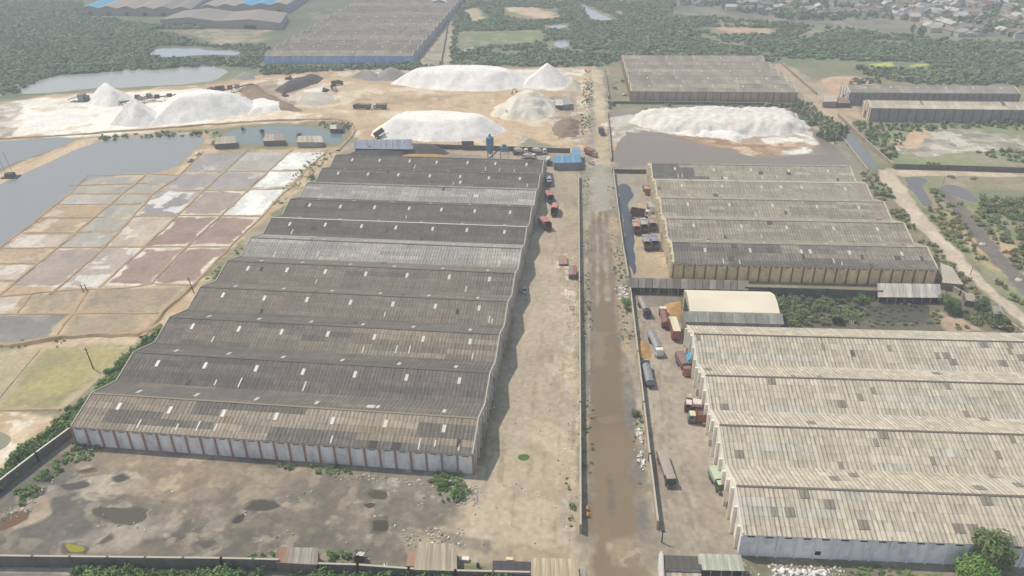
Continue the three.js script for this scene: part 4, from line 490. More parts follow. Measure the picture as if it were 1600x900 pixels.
// ---------- plants ----------
function leafBall(n, leaf, rx, ry, o, clumps = 7, low = 0.15) { // leaves gathered in clumps through an uneven crown
  reseed(o); const pos = [], nor = [], col = [], cs = Array.from({ length: clumps }, () => { const a = rr(0, 6.283), r = Math.sqrt(rnd()) * 0.62, y = rr(low, 0.85); return [Math.cos(a) * r, y, Math.sin(a) * r, rr(0.28, 0.46)]; }), v = new THREE.Vector3(), u = new THREE.Vector3(), w = new THREE.Vector3();
  for (let i = 0; i < n; i++) { const c = cs[i % clumps]; v.set(rr(-1, 1), rr(-1, 1), rr(-1, 1)).normalize(); const R = c[3] * Math.pow(rnd(), 0.3), px = (c[0] + v.x * R) * rx, py = Math.max(0.03, c[1] + v.y * R * 0.9) * ry, pz = (c[2] + v.z * R) * rx; v.y += 0.5; v.x += rr(-0.6, 0.6); v.z += rr(-0.6, 0.6); v.normalize(); u.set(rr(-1, 1), rr(-1, 1), rr(-1, 1)).cross(v).normalize(); w.crossVectors(v, u); const l = leaf * rr(0.65, 1.35), s = rr(0.8, 1.2) * (0.9 + 0.2 * ((i % clumps) / clumps)); const P = (a, b) => [px + u.x * a * l + w.x * b * l, py + u.y * a * l + w.y * b * l, pz + u.z * a * l + w.z * b * l], q = [P(-1, 0), P(0, -0.55), P(1, 0.1), P(0.1, 0.6)]; for (const k of [0, 1, 2, 0, 2, 3]) { pos.push(...q[k]); nor.push(v.x, v.y, v.z); col.push(s, s, s * 0.95); } }
  const g = new THREE.BufferGeometry(); g.setAttribute('position', new THREE.Float32BufferAttribute(pos, 3)); g.setAttribute('normal', new THREE.Float32BufferAttribute(nor, 3)); g.setAttribute('color', new THREE.Float32BufferAttribute(col, 3)); return g;
}
const leafMat = new THREE.MeshStandardMaterial({ color: 0xffffff, roughness: 0.85, vertexColors: true, side: THREE.DoubleSide });
const bushGeo = [1, 2, 3].map((i) => leafBall(150, 0.17, 1, 1, 50 + i)), farGeo = [1, 2, 3].map((i) => leafBall(64, 0.3, 1, 1, 60 + i, 5));
const C = new THREE.Color(), M4 = new THREE.Matrix4(), Q = new THREE.Quaternion(), UP = new THREE.Vector3(0, 1, 0);
function scatter(name, geo, spots, cols) { // spots: [x, z, radius, height, tone]
  const o = new THREE.InstancedMesh(geo, leafMat, spots.length); o.name = numbered(name); spots.forEach(([x, z, r, h], i) => { Q.setFromAxisAngle(UP, rnd() * 6.283); M4.compose(new THREE.Vector3(x, 0, z), Q, new THREE.Vector3(r, h, r)); o.setMatrixAt(i, M4); C.set(cols[Math.floor(rnd() * cols.length)]); C.multiplyScalar(rr(0.8, 1.2)); o.setColorAt(i, C); }); o.castShadow = o.receiveShadow = true; scene.add(o); return stuff(o);
}
function fill(poly, spacing, r, h, holes = [], gap = 0, o = 0) { const [x0, x1, z0, z1] = bounds(poly), out = []; for (let x = x0; x < x1; x += spacing) for (let z = z0; z < z1; z += spacing) { const px = x + rr(-0.5, 0.5) * spacing, pz = z + rr(-0.5, 0.5) * spacing; if (sdist(poly, px, pz) < -1 || fn(px, pz, spacing * 7, 20 + o) < gap || holes.some((q) => sdist(q, px, pz) > -1)) continue; const k = 0.65 + 0.7 * fn(px, pz, spacing * 4, 30 + o); out.push([px, pz, rr(...r) * k, rr(...h) * k]); } return out; }
const deep = [0x6a835e, 0x748a64, 0x6d8562, 0x7c8f64, 0x667f62], mid = [0x667c4a, 0x5c7448, 0x70824f, 0x7a8758], olive = [0x7c8058, 0x6d7650, 0x878a62, 0x666f4c];
const farHoles = [[[-320.3,-692.7],[-329.9,-735.6],[-296.6,-733.4],[-243.9,-708.3],[-232.4,-673.1],[-276.5,-678.7],[-296.1,-669.0]], [[-7.3,-969.3],[57.0,-942.3],[57.3,-874.2],[34.6,-853.9],[-3.3,-888.4]], [[-52.9,-951.9],[-35.7,-961.0],[-20.3,-880.5],[-38.8,-846.8]], [[87.8,-994.4],[116.9,-878.5],[109.2,-843.7],[88.9,-845.3]], [[36.6,-736.6],[57.4,-741.8],[54.2,-697.6],[34.8,-698.9]], [[36.8,-824.4],[64.5,-838.7],[59.8,-791.3],[35.4,-793.1]], [[-51.4,-792.0],[35.8,-800.8],[32.7,-730.3],[-20.5,-708.7],[-45.0,-680.8]], [[189.2,-804.7],[269.6,-790.8],[254.2,-751.7],[200.9,-759.1]], [[-372.9,-831.4],[-234.5,-829.0],[-206.8,-733.7],[-278.2,-732.2]], [[288.4,-627.7],[337.7,-622.2],[326.2,-598.8],[277.5,-601.7]], [[-56.5,-614.2],[-90.9,-1099.7],[-71.6,-1097.8],[-48.8,-613.8]]];
reseed(401);
const split = (spots, name, geos, cols) => geos.forEach((g, k) => scatter(name, g, spots.filter((_, i) => i % geos.length === k), cols));
split([...fill([[-743.4,-1083.4],[-558.4,-1053.9],[-495.0,-928.8],[-376.2,-856.2],[-246.1,-798.8],[-213.1,-691.6],[-208.3,-632.8],[-236.2,-644.4],[-359.2,-617.7],[-365.1,-595.6],[-359.1,-550.7],[-420.2,-573.5]], 4.3, [2.6, 4.4], [1.8, 3.4], farHoles, 0.05, 1)], 'mangrove_scrub', farGeo, deep);
split([...fill([[-47.8,-638.1],[-58.2,-874.6],[-56.3,-1019.5],[210.9,-994.6],[174.4,-883.0],[299.4,-812.2],[402.2,-717.6],[497.9,-668.3],[407.7,-535.1],[367.4,-543.1],[281.7,-555.7],[282.5,-589.9],[223.0,-626.7],[96.3,-649.9],[69.2,-621.2],[-47.3,-630.6]], 4.4, [2.4, 4.6], [1.5, 3.2], farHoles, 0.16, 2)], 'scrub_woodland', farGeo, [...deep, 0x5c6e48]);
split([...fill([[210.9,-994.6],[688.9,-950.1],[529.7,-715.2],[397.2,-731.2],[298.4,-828.7]], 11, [3.5, 6], [4, 7], [[[581.7,-1019.9],[734.0,-1004.9],[668.4,-909.1],[575.7,-938.5]]], 0.35, 3)], 'township_trees', farGeo, deep);
split(fill([[-203.0,-632.5],[-81.8,-635.1],[-55.0,-628.6],[-53.9,-614.1],[-121.7,-622.8],[-192.7,-603.7]], 3.6, [2, 3.2], [2, 3.4], [], 0, 4), 'scrub_belt', farGeo, deep);
split([...fill([[181.6,-492.0],[195.9,-494.6],[196.6,-434.5],[181.7,-410.3],[178.6,-426.3]], 3.4, [1.8, 3.2], [2, 3.6], [], 0.2, 5), ...fill([[67.5,-500.9],[186.3,-493.4],[183.6,-485.5],[65.7,-486.5]], 4, [1.2, 2.4], [1, 2], [], 0.35, 6), ...fill([[209.4,-447.4],[352.4,-453.5],[334.5,-427.2],[260.1,-441.0],[230.5,-426.6],[199.4,-381.7],[204.0,-425.2]], 4.2, [1.6, 3], [1.4, 2.6], [], 0.32, 7), ...fill([[210.0,-397.6],[310.9,-392.3],[293.0,-365.9],[204.6,-371.3]], 4.4, [1.4, 2.6], [1, 2], [], 0.55, 8), ...fill([[277.7,-590.2],[427.4,-564.2],[401.5,-526.0],[356.3,-539.8],[246.6,-549.6]], 5, [2, 3.4], [1.6, 3], farHoles, 0.4, 9)], 'scrub', farGeo, [...mid, ...olive]);
reseed(402);
split([...fill([[195.9,-356.1],[280.6,-347.5],[167.1,-180.1],[176.2,-229.7],[179.5,-284.0]], 3.4, [1.3, 2.6], [0.9, 2], [[[195.0,-356.2],[205.9,-353.9],[191.6,-318.9],[183.7,-314.5],[188.4,-342.0]], [[207.3,-346.6],[219.2,-346.2],[215.5,-324.3],[206.5,-316.8]], [[204.8,-336.2],[200.1,-305.1],[187.0,-243.9],[179.0,-216.5],[178.4,-229.7],[185.0,-265.5]]], 0.5, 10), ...fill([[215.8,-325.9],[254.6,-309.2],[200.3,-229.1],[193.2,-254.1]], 3, [1.8, 3.2], [1.6, 3], [], 0.42, 11), ...fill([[176.3,-362.5],[182.9,-357.6],[171.7,-301.0],[166.6,-249.6],[163.7,-208.7],[159.8,-212.8],[161.8,-269.1],[168.8,-319.6]], 2.6, [1, 2.2], [0.8, 1.8], [], 0.4, 12)], 'marsh_scrub', bushGeo, [...mid, ...olive, 0x8a7c54]);
split([...fill([[91.3,-232.9],[112.1,-231.4],[120.2,-224.0],[114.6,-215.5],[88.3,-216.2]], 1.9, [1.1, 2], [1, 2], [], 0.22, 13), ...fill([[121.0,-231.2],[145.8,-231.4],[143.2,-217.3],[135.2,-214.2],[115.3,-214.7]], 2.4, [0.7, 1.5], [0.5, 1.1], [], 0.5, 36), ...fill([[98.4,-237.4],[128.4,-232.8],[127.3,-230.1],[99.1,-232.7]], 2.2, [1, 1.6], [0.8, 1.5], [], 0.4, 14), ...fill([[135.8,-215.4],[145.3,-217.3],[146.3,-211.1],[133.3,-210.2]], 1.8, [0.9, 1.6], [0.6, 1.2], [], 0.3, 15), ...fill([[153.4,-220.5],[164.2,-216.8],[164.1,-209.5],[150.0,-212.2]], 1.9, [1, 2], [1, 2], [], 0.25, 16)], 'plot_scrub', bushGeo, [0x66724e, 0x6f7a52, 0x5f6c4a, 0x7a8458, 0x768054]);
split([...fill([[-133.8,-133.4],[-129.8,-147.1],[-126.4,-158.7],[-125.2,-169.6],[-122.4,-178.4],[-120.9,-200.2],[-117.5,-211.5],[-114.9,-209.0],[-116.2,-189.6],[-119.5,-176.2],[-120.5,-165.8],[-124.0,-154.3],[-127.0,-142.5],[-131.5,-129.9]], 1.4, [1.3, 2.4], [1.3, 2.6], [], 0, 17), ...fill([[-117.9,-212.3],[-117.0,-215.5],[-114.3,-206.7],[-116.3,-196.5],[-116.8,-182.4]], 1.7, [1, 1.8], [1, 2], [], 0.1, 18), ...fill([[-121.0,-140.2],[-118.7,-144.6],[-117.1,-159.8],[-114.1,-157.2],[-115.5,-141.6],[-117.2,-136.2]], 1.9, [0.7, 1.4], [0.6, 1.3], [], 0.45, 19)], 'hedge', bushGeo, [0x4f6e3a, 0x5a7c40, 0x668646, 0x58723c, 0x6f8a4c]);
split([...fill([[-95.2,-115.5],[-55.6,-114.3],[4.6,-111.7],[3.7,-103.8],[-90.0,-105.2]], 1.5, [1, 1.9], [1, 2.2], [], 0.05, 20), ...fill([[-57.7,-119.2],[-51.7,-120.2],[-50.9,-117.4],[-59.3,-117.5]], 1.3, [0.6, 1.2], [0.5, 1.1], [], 0.2, 21), ...fill([[-44.4,-119.4],[-35.3,-120.0],[-34.1,-116.7],[-43.1,-116.9]], 1.3, [0.6, 1.2], [0.5, 1.2], [], 0.15, 22), ...fill([[70.4,-114.0],[91.6,-112.7],[90.0,-109.6],[69.1,-110.7]], 1.5, [0.6, 1.2], [0.3, 0.7], [], 0.25, 23)], 'wall_foot_shrubs', bushGeo, [0x5a7c40, 0x66884a, 0x739252, 0x58703c]);
split([...fill([[-59.3,-149.2],[-39.2,-146.4],[-38.9,-144.6],[-58.6,-146.8]], 1.6, [0.7, 1.3], [0.5, 1.3], [], 0.4, 24), ...fill([[-82.8,-151.1],[-62.4,-148.7],[-62.0,-147.3],[-82.2,-149.6]], 1.6, [0.5, 1], [0.4, 0.9], [], 0.55, 25), ...fill([[-115.8,-157.2],[-110.1,-156.6],[-109.6,-152.1],[-114.7,-153.1]], 1.5, [0.8, 1.5], [0.6, 1.3], [], 0.3, 26), ...fill([[-19.8,-144.7],[-14.1,-144.1],[-10.1,-134.3],[-15.9,-134.5]], 1.5, [0.8, 1.5], [0.7, 1.4], [], 0.5, 27), ...fill([[35.5,-358.3],[38.6,-358.2],[27.1,-229.0],[21.8,-170.9],[18.2,-140.3],[16.4,-140.4]], 2.4, [0.35, 0.8], [0.2, 0.6], [], 0.56, 28), ...fill([[18.2,-197.0],[20.4,-196.9],[14.4,-125.9],[12.4,-125.9]], 2, [0.4, 1], [0.3, 0.9], [], 0.66, 29), ...fill([[47.4,-348.8],[49.9,-348.7],[39.8,-219.9],[33.6,-159.5],[32.2,-140.1],[31.3,-140.1],[34.5,-183.0],[39.7,-258.5]], 2.2, [0.4, 0.9], [0.3, 0.8], [], 0.62, 30), ...fill([[-108.7,-404.9],[-98.0,-404.4],[-107.4,-291.5],[-112.1,-237.2],[-114.4,-237.3],[-112.6,-299.7]], 2.6, [0.5, 1.1], [0.3, 0.7], [], 0.68, 31), ...fill([[-169.4,-416.6],[-92.5,-454.0],[-102.5,-465.7],[-150.2,-465.0],[-193.2,-451.7]], 3, [0.6, 1.4], [0.6, 1.5], [[[-176.8,-455.0],[-105.2,-449.2],[-95.8,-420.7],[-164.4,-423.5]]], 0.6, 32), ...fill([[-165.0,-206.8],[-147.3,-208.3],[-145.5,-212.9],[-151.5,-212.3],[-166.2,-208.7]], 1.6, [0.5, 1], [0.4, 0.8], [], 0.3, 33), ...fill([[-243.0,-441.9],[-193.2,-451.7],[-182.3,-453.9],[-179.9,-447.1],[-190.2,-443.6],[-239.3,-434.1]], 3, [1, 2.2], [0.8, 1.8], [], 0.45, 35), ...fill([[60.2,-607.4],[64.3,-602.6],[41.5,-377.5],[37.0,-379.8]], 2.6, [0.5, 1.2], [0.4, 1], [], 0.55, 34)], 'weeds', bushGeo, [0x6a8650, 0x78905a, 0x869464, 0x5e7a4a]);
const barkMat = mat(0x6a5c4c, 0.95);
function tree(name, label, x, z, R, H, o, cols, { crownY = 0.32, n = 2600, group, clumps = 16 } = {}) {
  const g = thing(name, label, 'tree', x, z, 0, group); reseed(o); const tk = []; const r = R * 0.055 + 0.08;
  const t0 = new THREE.CylinderGeometry(r * 0.7, r, H * 0.45, 8); t0.translate(0, H * 0.225, 0); tk.push(t0); for (let i = 0; i < 5; i++) { const a = i * 1.26 + rr(-0.3, 0.3); tk.push(bar([0, H * rr(0.3, 0.42), 0], [Math.cos(a) * R * 0.55, H * rr(0.6, 0.8), Math.sin(a) * R * 0.55], r * 0.5)); }
  mesh(g, 'trunk', merge(tk), barkMat); const cg = leafBall(n, Math.max(0.16, R * 0.07), R, H * (1 - crownY), o + 1, clumps, 0.1); cg.translate(0, H * crownY, 0); const cc = new THREE.Color(cols), m = leafMat.clone(); m.color = cc; mesh(g, 'crown', cg, m); return g;
}
tree('tree', 'tall rounded green tree in front of the white walled warehouse', ...[100.3,-114.3], 5.4, 9.2, 71, 0x5c6f3c, { n: 5200, clumps: 26 });
tree('tree', 'brighter green lower tree before the tall one at lower right', ...[96.1,-111.1], 4.4, 6, 72, 0x648a3c, { n: 4200, clumps: 20, crownY: 0.15 });
tree('tree', 'small bright tree at the bend of the road wall', ...[39.1,-227.8], 2.5, 3.8, 73, 0x5f8a40, { n: 1200 });
tree('tree', 'round feathery green tree beside the open shed in the wet plot', ...[148.5,-223.2], 4.6, 5.6, 74, 0x5a7444, { n: 3000, crownY: 0.08 });
tree('tree', 'dark round bush tree by the small hut roof at marsh edge', ...[160.4,-223.8], 3.2, 4, 75, 0x56704a, { n: 1600, crownY: 0.1 });
tree('tree', 'low wide bush tree left of the open shed', ...[121.5,-229.8], 3.2, 3, 76, 0x64803c, { n: 1400, crownY: 0.08 });
tree('tree', 'dark bush tree at the far end of the slanted fence', ...[160.9,-214.0], 3.6, 4, 77, 0x566a46, { n: 1600, crownY: 0.1 });
for (const [px, R, H, o] of [[[-168.4,-420.1], 2.6, 4, 81], [[-147.9,-443.0], 2.8, 3.2, 82], [[-141.3,-427.5], 2.2, 4.4, 83], [[-123.6,-434.2], 2.8, 3.6, 84], [[-162.1,-451.7], 2, 2.6, 85]]) tree('tree', ['dark tree beside the leftmost pond hut', 'low dark tree on the far bank of the hut pond', 'small upright tree behind the middle pond hut', 'grey green tree behind the right pond hut', 'tiny bush on the far pond bank left of the others'][o - 81], ...px, R, H, o, 0x50624a, { n: 600, crownY: 0.1, group: 'trees round the hut pond' });
tree('shrub', 'green shrub against the road wall near the white sacks', ...[33.7,-167.8], 1.9, 2, 86, 0x587440, { n: 700, crownY: 0.05 });
tree('shrub', 'larger of two shrubs by the rubble at the warehouse corner', ...[-13.6,-137.4], 2.6, 2.1, 87, 0x587a3e, { n: 900, crownY: 0.05 });
tree('shrub', 'smaller of two shrubs by the rubble at the warehouse corner', ...[-17.9,-141.0], 2.1, 1.8, 88, 0x628442, { n: 800, crownY: 0.05 });
tree('shrub', 'bright green shrub clinging to the dark warehouse left wall', ...[-100.3,-363.4], 2.6, 2.4, 89, 0x5f8648, { n: 700, crownY: 0.05 });
// ---------- vehicles ----------
const tyre = mat(0x1d1c1b, 0.9), glass = mat(0x1c2328, 0.15), chassisMat = mat(0x2c2a29, 0.8), lampMat = mat(0xd8d4c4, 0.3), chrome = mat(0x8a8a88, 0.4);
const wheelGeo = new THREE.CylinderGeometry(0.5, 0.5, 0.32, 12); wheelGeo.rotateZ(Math.PI / 2); const hubGeo = new THREE.CylinderGeometry(0.2, 0.2, 0.34, 8); hubGeo.rotateZ(Math.PI / 2);
const paints = {}; const paint = (c, r = 0.55) => paints[c + '_' + r] ??= mat(c, r, { map: saltMap });
function wheels(o, zs, half = 1.02, s = 1) { for (const z of zs) for (const x of [-half, half]) { const w = mesh(o, 'wheel', wheelGeo, tyre); w.position.set(x, 0.5 * s, z); w.scale.setScalar(s); mesh(w, 'hub', hubGeo, chrome); } }
function cabGeo(w, h, d, y) { const s = new THREE.Shape([[0, 0], [0, h * 0.48], [0.28, h], [d, h], [d, 0]].map(([a, b]) => new THREE.Vector2(a, b))), g = new THREE.ExtrudeGeometry(s, { depth: w - 0.12, bevelEnabled: true, bevelSize: 0.06, bevelThickness: 0.06, bevelSegments: 1 }); g.rotateY(-Math.PI / 2); g.translate((w - 0.12) / 2, y, 0); return g; }
const mg = 'lorries parked beside the cream warehouse';
// a lorry: nose towards local -z; heading in degrees, 0 = away from the viewer, clockwise
function truck(label, p, heading, { L = 9, W = 2.45, cab = 0xd8d4cc, body = 'open', color = 0x777777, roof, load, H = 2.2, name = 'truck', group } = {}) {
  const o = thing(name, label, name.split('_').pop() === 'truck' ? 'truck' : name.replace('_', ' '), p[0], p[1], heading * Math.PI / 180, group), f = -L / 2, cd = 1.9, b0 = f + cd + 0.25, b1 = L / 2, bl = b1 - b0, zm = (b0 + b1) / 2, y0 = 1.15;
  mesh(o, 'chassis', merge([box(-0.45, 0.45, 0.6, 0.85, f + 0.3, b1 - 0.1), box(-1.1, 1.1, 0.55, 0.75, b1 - 1.6, b1 - 1.2)]), chassisMat); wheels(o, [f + 1.1, b1 - 2.6, b1 - 1.35]);
  const c = mesh(o, 'cab', (() => { const g = cabGeo(W - 0.1, 1.95, cd, 0.75); g.translate(0, 0, f); return g; })(), paint(cab)); mesh(c, 'cab_roof', box(-W / 2 + 0.12, W / 2 - 0.12, 2.74, 2.86, f + 0.35, f + cd), paint(roof ?? cab));
  if (group === mg) c.scale.y = 1.14;
  mesh(c, 'windscreen', quadGeo([[[-W / 2 + 0.2, 1.75, f - 0.01], [W / 2 - 0.2, 1.75, f - 0.01], [W / 2 - 0.28, 2.6, f + 0.2], [-W / 2 + 0.28, 2.6, f + 0.2]]]), glass); for (const s of [-1, 1]) { mesh(c, 'side_window', box(s * (W / 2 - 0.05) - 0.03, s * (W / 2 - 0.05) + 0.03, 1.8, 2.5, f + 0.55, f + 1.45), glass); mesh(c, 'headlight', box(s * 0.85 - 0.16, s * 0.85 + 0.16, 0.95, 1.15, f - 0.09, f - 0.02), lampMat); }
  mesh(o, 'bumper', box(-W / 2, W / 2, 0.5, 0.78, f - 0.16, f + 0.1), chrome);
  const P = paint(color), top = y0 + H;
  if (body === 'tank') { const t = new THREE.CylinderGeometry(1, 1, bl, 20, 1); t.rotateX(Math.PI / 2); t.scale(W / 2, H / 2, 1); t.translate(0, y0 + H / 2 - 0.1, zm); const tk = mesh(o, 'tank', t, P); for (let i = 0; i < 4; i++) { const h = new THREE.CylinderGeometry(0.28, 0.28, 0.22, 10); h.translate(0, top - 0.02, b0 + (i + 0.5) * bl / 4); mesh(tk, 'hatch', h, chrome); } mesh(tk, 'walkway', box(-0.12, 0.12, top - 0.06, top - 0.02, b0 + 0.3, b1 - 0.3), chrome); for (let i = 1; i < 4; i++) { const r = new THREE.TorusGeometry(1, 0.03, 4, 20); r.scale(W / 2, H / 2, 1); r.translate(0, y0 + H / 2 - 0.1, b0 + i * bl / 4); mesh(tk, 'band', r, chrome); } mesh(o, 'fender', merge([box(-W / 2, W / 2, 1.0, 1.1, b1 - 3.2, b1 - 0.6)]), chassisMat); }
  else if (body === 'container') { const b = mesh(o, 'container', box(-W / 2, W / 2, y0, top, b0, b1), P); mesh(b, 'container_roof', box(-W / 2 + 0.03, W / 2 - 0.03, top + 0.002, top + 0.07, b0 + 0.03, b1 - 0.03), paint(roof ?? color, 0.8)); for (let i = 0; i < 9; i++) for (const s of [-1, 1]) mesh(b, 'rib', box(s * (W / 2 + 0.025) - 0.025, s * (W / 2 + 0.025) + 0.025, y0 + 0.1, top - 0.1, b0 + (i + 0.5) * bl / 9 - 0.1, b0 + (i + 0.5) * bl / 9 + 0.1), P); for (const s of [-1, 1]) mesh(b, 'rear_door', box(s * 0.58 - 0.53, s * 0.58 + 0.53, y0 + 0.1, top - 0.1, b1 + 0.002, b1 + 0.05), P); }
  else { // open bed with side boards, and what covers or fills it
    const open = body === 'tarp'; const b = mesh(o, 'bed', box(-W / 2, W / 2, y0 - 0.1, y0 + 0.05, b0, b1), paint(0x4a3a30, 0.9)); mesh(o, 'headboard', box(-W / 2, W / 2, y0 + 0.052, top + 0.15, b0, b0 + 0.12), P); for (const s of [-1, 1]) { const sb = mesh(o, 'side_board', box(s * W / 2 - 0.06, s * W / 2 + 0.06, y0 + 0.052, top, b0 + 0.122, b1 - 0.1), P); for (let i = 0; i < 5; i++) mesh(sb, 'stake', box(s * (W / 2 + 0.1) - 0.04, s * (W / 2 + 0.1) + 0.04, y0 + 0.1, top, b0 + 0.3 + i * (bl - 0.7) / 4, b0 + 0.45 + i * (bl - 0.7) / 4), P); } mesh(o, 'tailgate', box(-W / 2, W / 2, y0 + 0.052, y0 + (open ? 0.9 : H), b1 - 0.09, b1), P);
    if (body === 'tarp') { const q = [], n = 6, e = b0 + bl * (load ?? 0.58); for (let i = 0; i < n; i++) { const A = (k, z) => { const t = k / n * 2 - 1; return [t * (W / 2 + 0.13), top + 0.28 * (1 - t * t) - (z === e ? 0.12 : 0), z]; }; q.push([A(i, b0 - 0.1), A(i + 1, b0 - 0.1), A(i + 1, e), A(i, e)]); } for (const s of [-1, 1]) q.push([[s * (W / 2 + 0.14), top - 0.9, b0 - 0.1], [s * (W / 2 + 0.14), top - 0.8, e], [s * (W / 2 + 0.13), top - 0.12, e], [s * (W / 2 + 0.13), top, b0 - 0.1]]); mesh(o, 'tarpaulin', quadGeo(q), paint(roof ?? 0x8a8a92, 0.85)); }
    if (body === 'open' && load) { const g = new THREE.PlaneGeometry(W - 0.2, bl - 0.3, 6, 12); g.rotateX(-Math.PI / 2); const ps = g.attributes.position; for (let i = 0; i < ps.count; i++) { const x = ps.getX(i), z = ps.getZ(i); ps.setY(i, top - 0.35 + 0.5 * Math.max(0, 1 - (x / W * 2) ** 2) * Math.max(0, 1 - Math.abs(z) / bl * 1.6) + (fn(x + p[0], z, 1.5, 5) - 0.5) * 0.3); } g.computeVertexNormals(); g.translate(0, 0, zm); mesh(o, 'load', g, paint(load, 0.95)); }
  }
  return o;
}
const yg = 'lorries in the pale warehouse yard';
truck('grey tanker truck with dark cab under the low long shed', [45.3,-225.9], 176, { name: 'tanker_truck', L: 10.5, body: 'tank', color: 0xa09a94, cab: 0x3a3f48, H: 2, group: yg });
truck('red tanker truck with white cab roof and three hatches', [50.8,-218.8], 4, { name: 'tanker_truck', L: 11, body: 'tank', color: 0x86564e, cab: 0x8f564e, roof: 0xe0ddd4, H: 2.1, group: yg });
truck('red sided container truck with cream roof beside the warehouse corner', [52.6,-211.4], 2, { name: 'container_truck', L: 11.5, body: 'container', color: 0x93594c, cab: 0x8a5a4c, roof: 0xd6cfb4, H: 2.9, group: yg });
truck('silver tanker truck with white cab facing the viewer by sand pile', [45.1,-202.2], 176, { name: 'tanker_truck', L: 11.5, body: 'tank', color: 0x9a9ca0, cab: 0xe0deda, H: 2.1, group: yg });
truck('grey tank trailer truck parked along the boundary wall', [39.9,-186.1], 2, { name: 'tanker_truck', L: 11, body: 'tank', color: 0x8d8f96, cab: 0x33383f, H: 2.1, group: yg });
truck('maroon truck with covered load facing the viewer at the warehouse wall', [51.5,-190.6], 174, { L: 9, body: 'tarp', color: 0x82564f, cab: 0x946058, roof: 0x86706f, load: 1, group: yg });
truck('maroon truck with white cab roof nosing out of a warehouse door', [51.8,-169.4], -78, { L: 8.5, body: 'tarp', color: 0x754a46, cab: 0x6a4440, roof: 0xd8cfcc, load: 0.4, group: yg });
truck('green truck with red load bed nosing out of a warehouse door', [51.7,-164.6], -82, { L: 8.5, body: 'open', color: 0x92523f, cab: 0x687c74, roof: 0xd4cfae, load: 0x6a5a58, group: yg });
truck('long flat grey truck with dark cab driving towards the viewer', [37.8,-145.0], 178, { L: 11.5, W: 2.5, body: 'container', color: 0x948880, cab: 0x35444c, roof: 0xa39b92, H: 1.2, group: yg });
truck('small green truck parked against the warehouse left wall', [49.5,-140.4], 172, { L: 6.8, body: 'tarp', color: 0x6f8570, cab: 0x3f5a4c, roof: 0xb9c4ae, load: 1, H: 1.8, group: yg });
truck('truck with pink tarpaulin at the head of the parked lorries', [64.5,-338.7], 178, { L: 7.6, body: 'tarp', H: 1.45, color: 0x6a4a44, cab: 0x8a4a40, roof: 0xbe9288, load: 0.55, group: mg });
truck('truck with pale grey tarpaulin facing the viewer near the cream wall', [62.9,-316.3], 178, { L: 8, body: 'tarp', H: 1.45, color: 0x6c6a68, cab: 0xd4d2cc, roof: 0xa8a6a8, load: 1, group: mg });
truck('empty maroon tipper truck parked askew beside the dark pool', [57.0,-309.8], 112, { L: 8.4, body: 'open', color: 0x6e4640, cab: 0xd0ccc4, group: mg });
truck('truck with pink tarpaulin in the row of lorries', [52.9,-293.8], 2, { L: 10.2, W: 2.65, body: 'tarp', H: 1.45, color: 0x54423c, cab: 0xe0ded8, roof: 0xc0968e, load: 0.5, group: mg });
truck('middle truck of the back row with light grey tarpaulin', [56.4,-295.7], 2, { L: 10.2, W: 2.65, body: 'tarp', H: 1.45, color: 0x4e4c4a, cab: 0xe2e0da, roof: 0xb0aeb0, load: 0.5, group: mg });
truck('back row truck nearest the cream wall with brown grey tarpaulin', [60.2,-297.0], 2, { L: 10.2, W: 2.65, body: 'tarp', H: 1.45, color: 0x504844, cab: 0xe2e0da, roof: 0x9c948e, load: 0.5, group: mg });
truck('front row truck with grey tarpaulin and white cab', [54.7,-278.3], 2, { L: 10.2, W: 2.65, body: 'tarp', H: 1.45, color: 0x4e4c4a, cab: 0xe2e0da, roof: 0x9a9a9c, load: 0.5, group: mg });
truck('front row truck with bluish tarpaulin and white cab', [58.1,-278.8], 3, { L: 10.2, W: 2.65, body: 'tarp', H: 1.45, color: 0x4c4c50, cab: 0xe2e0da, roof: 0x8e90b0, load: 0.5, group: mg });
const lg = 'red tarpaulin lorries beside the dark warehouse';
truck('farthest red tarpaulin truck in the shade of the dark warehouse', [17.8,-330.3], -8, { L: 10, W: 2.7, body: 'tarp', color: 0x5a403c, cab: 0x9a5a50, roof: 0xb8807a, load: 0.75, H: 2.6, group: lg });
truck('red tarpaulin truck standing in the sunlit yard', [19.6,-314.7], 8, { L: 10, W: 2.7, body: 'tarp', color: 0x5a403c, cab: 0xc9b8ae, roof: 0xbe8880, load: 0.7, H: 2.6, group: lg });
truck('nearest red tarpaulin truck half in shade of the dark warehouse', [14.3,-299.1], -18, { L: 10, W: 2.7, body: 'tarp', color: 0x5a403c, cab: 0x8a4a44, roof: 0xba807a, load: 0.75, H: 2.6, group: lg });
truck('truck with pale bluish cover in the warehouse shade', [18.5,-351.7], 176, { L: 8, body: 'tarp', color: 0x606068, cab: 0x44464c, roof: 0xb0b4c4, load: 1 });
truck('dark truck driving down the upper road', [53.7,-434.3], 176, { L: 7.5, body: 'tarp', color: 0x4a4a44, cab: 0x54564e, roof: 0x55564e, load: 1 });
truck('brown truck turning in from the salt works', [43.6,-395.4], 146, { L: 9, body: 'open', color: 0x94685a, cab: 0xb0a498, load: 0x9a7466 });
truck('long brown tipper truck crossing the salt works', [-97.7,-499.1], -80, { L: 12, body: 'open', color: 0x6c5a50, cab: 0x5a5048, load: 0xb0a494 });
truck('shorter green grey tipper truck following across the salt works', [-85.8,-498.5], -84, { L: 9, body: 'open', color: 0x5e665e, cab: 0xcfccc4, load: 0xa8a498 });
truck('dark tipper truck parked near the bulldozer on the salt', [-127.9,-567.9], 60, { L: 8.5, body: 'open', color: 0x5c4c44, cab: 0x44403c });
truck('second tipper truck with white cab on the salt', [-127.1,-552.0], 150, { L: 7.5, body: 'open', color: 0x55524c, cab: 0xd0ccc4 });
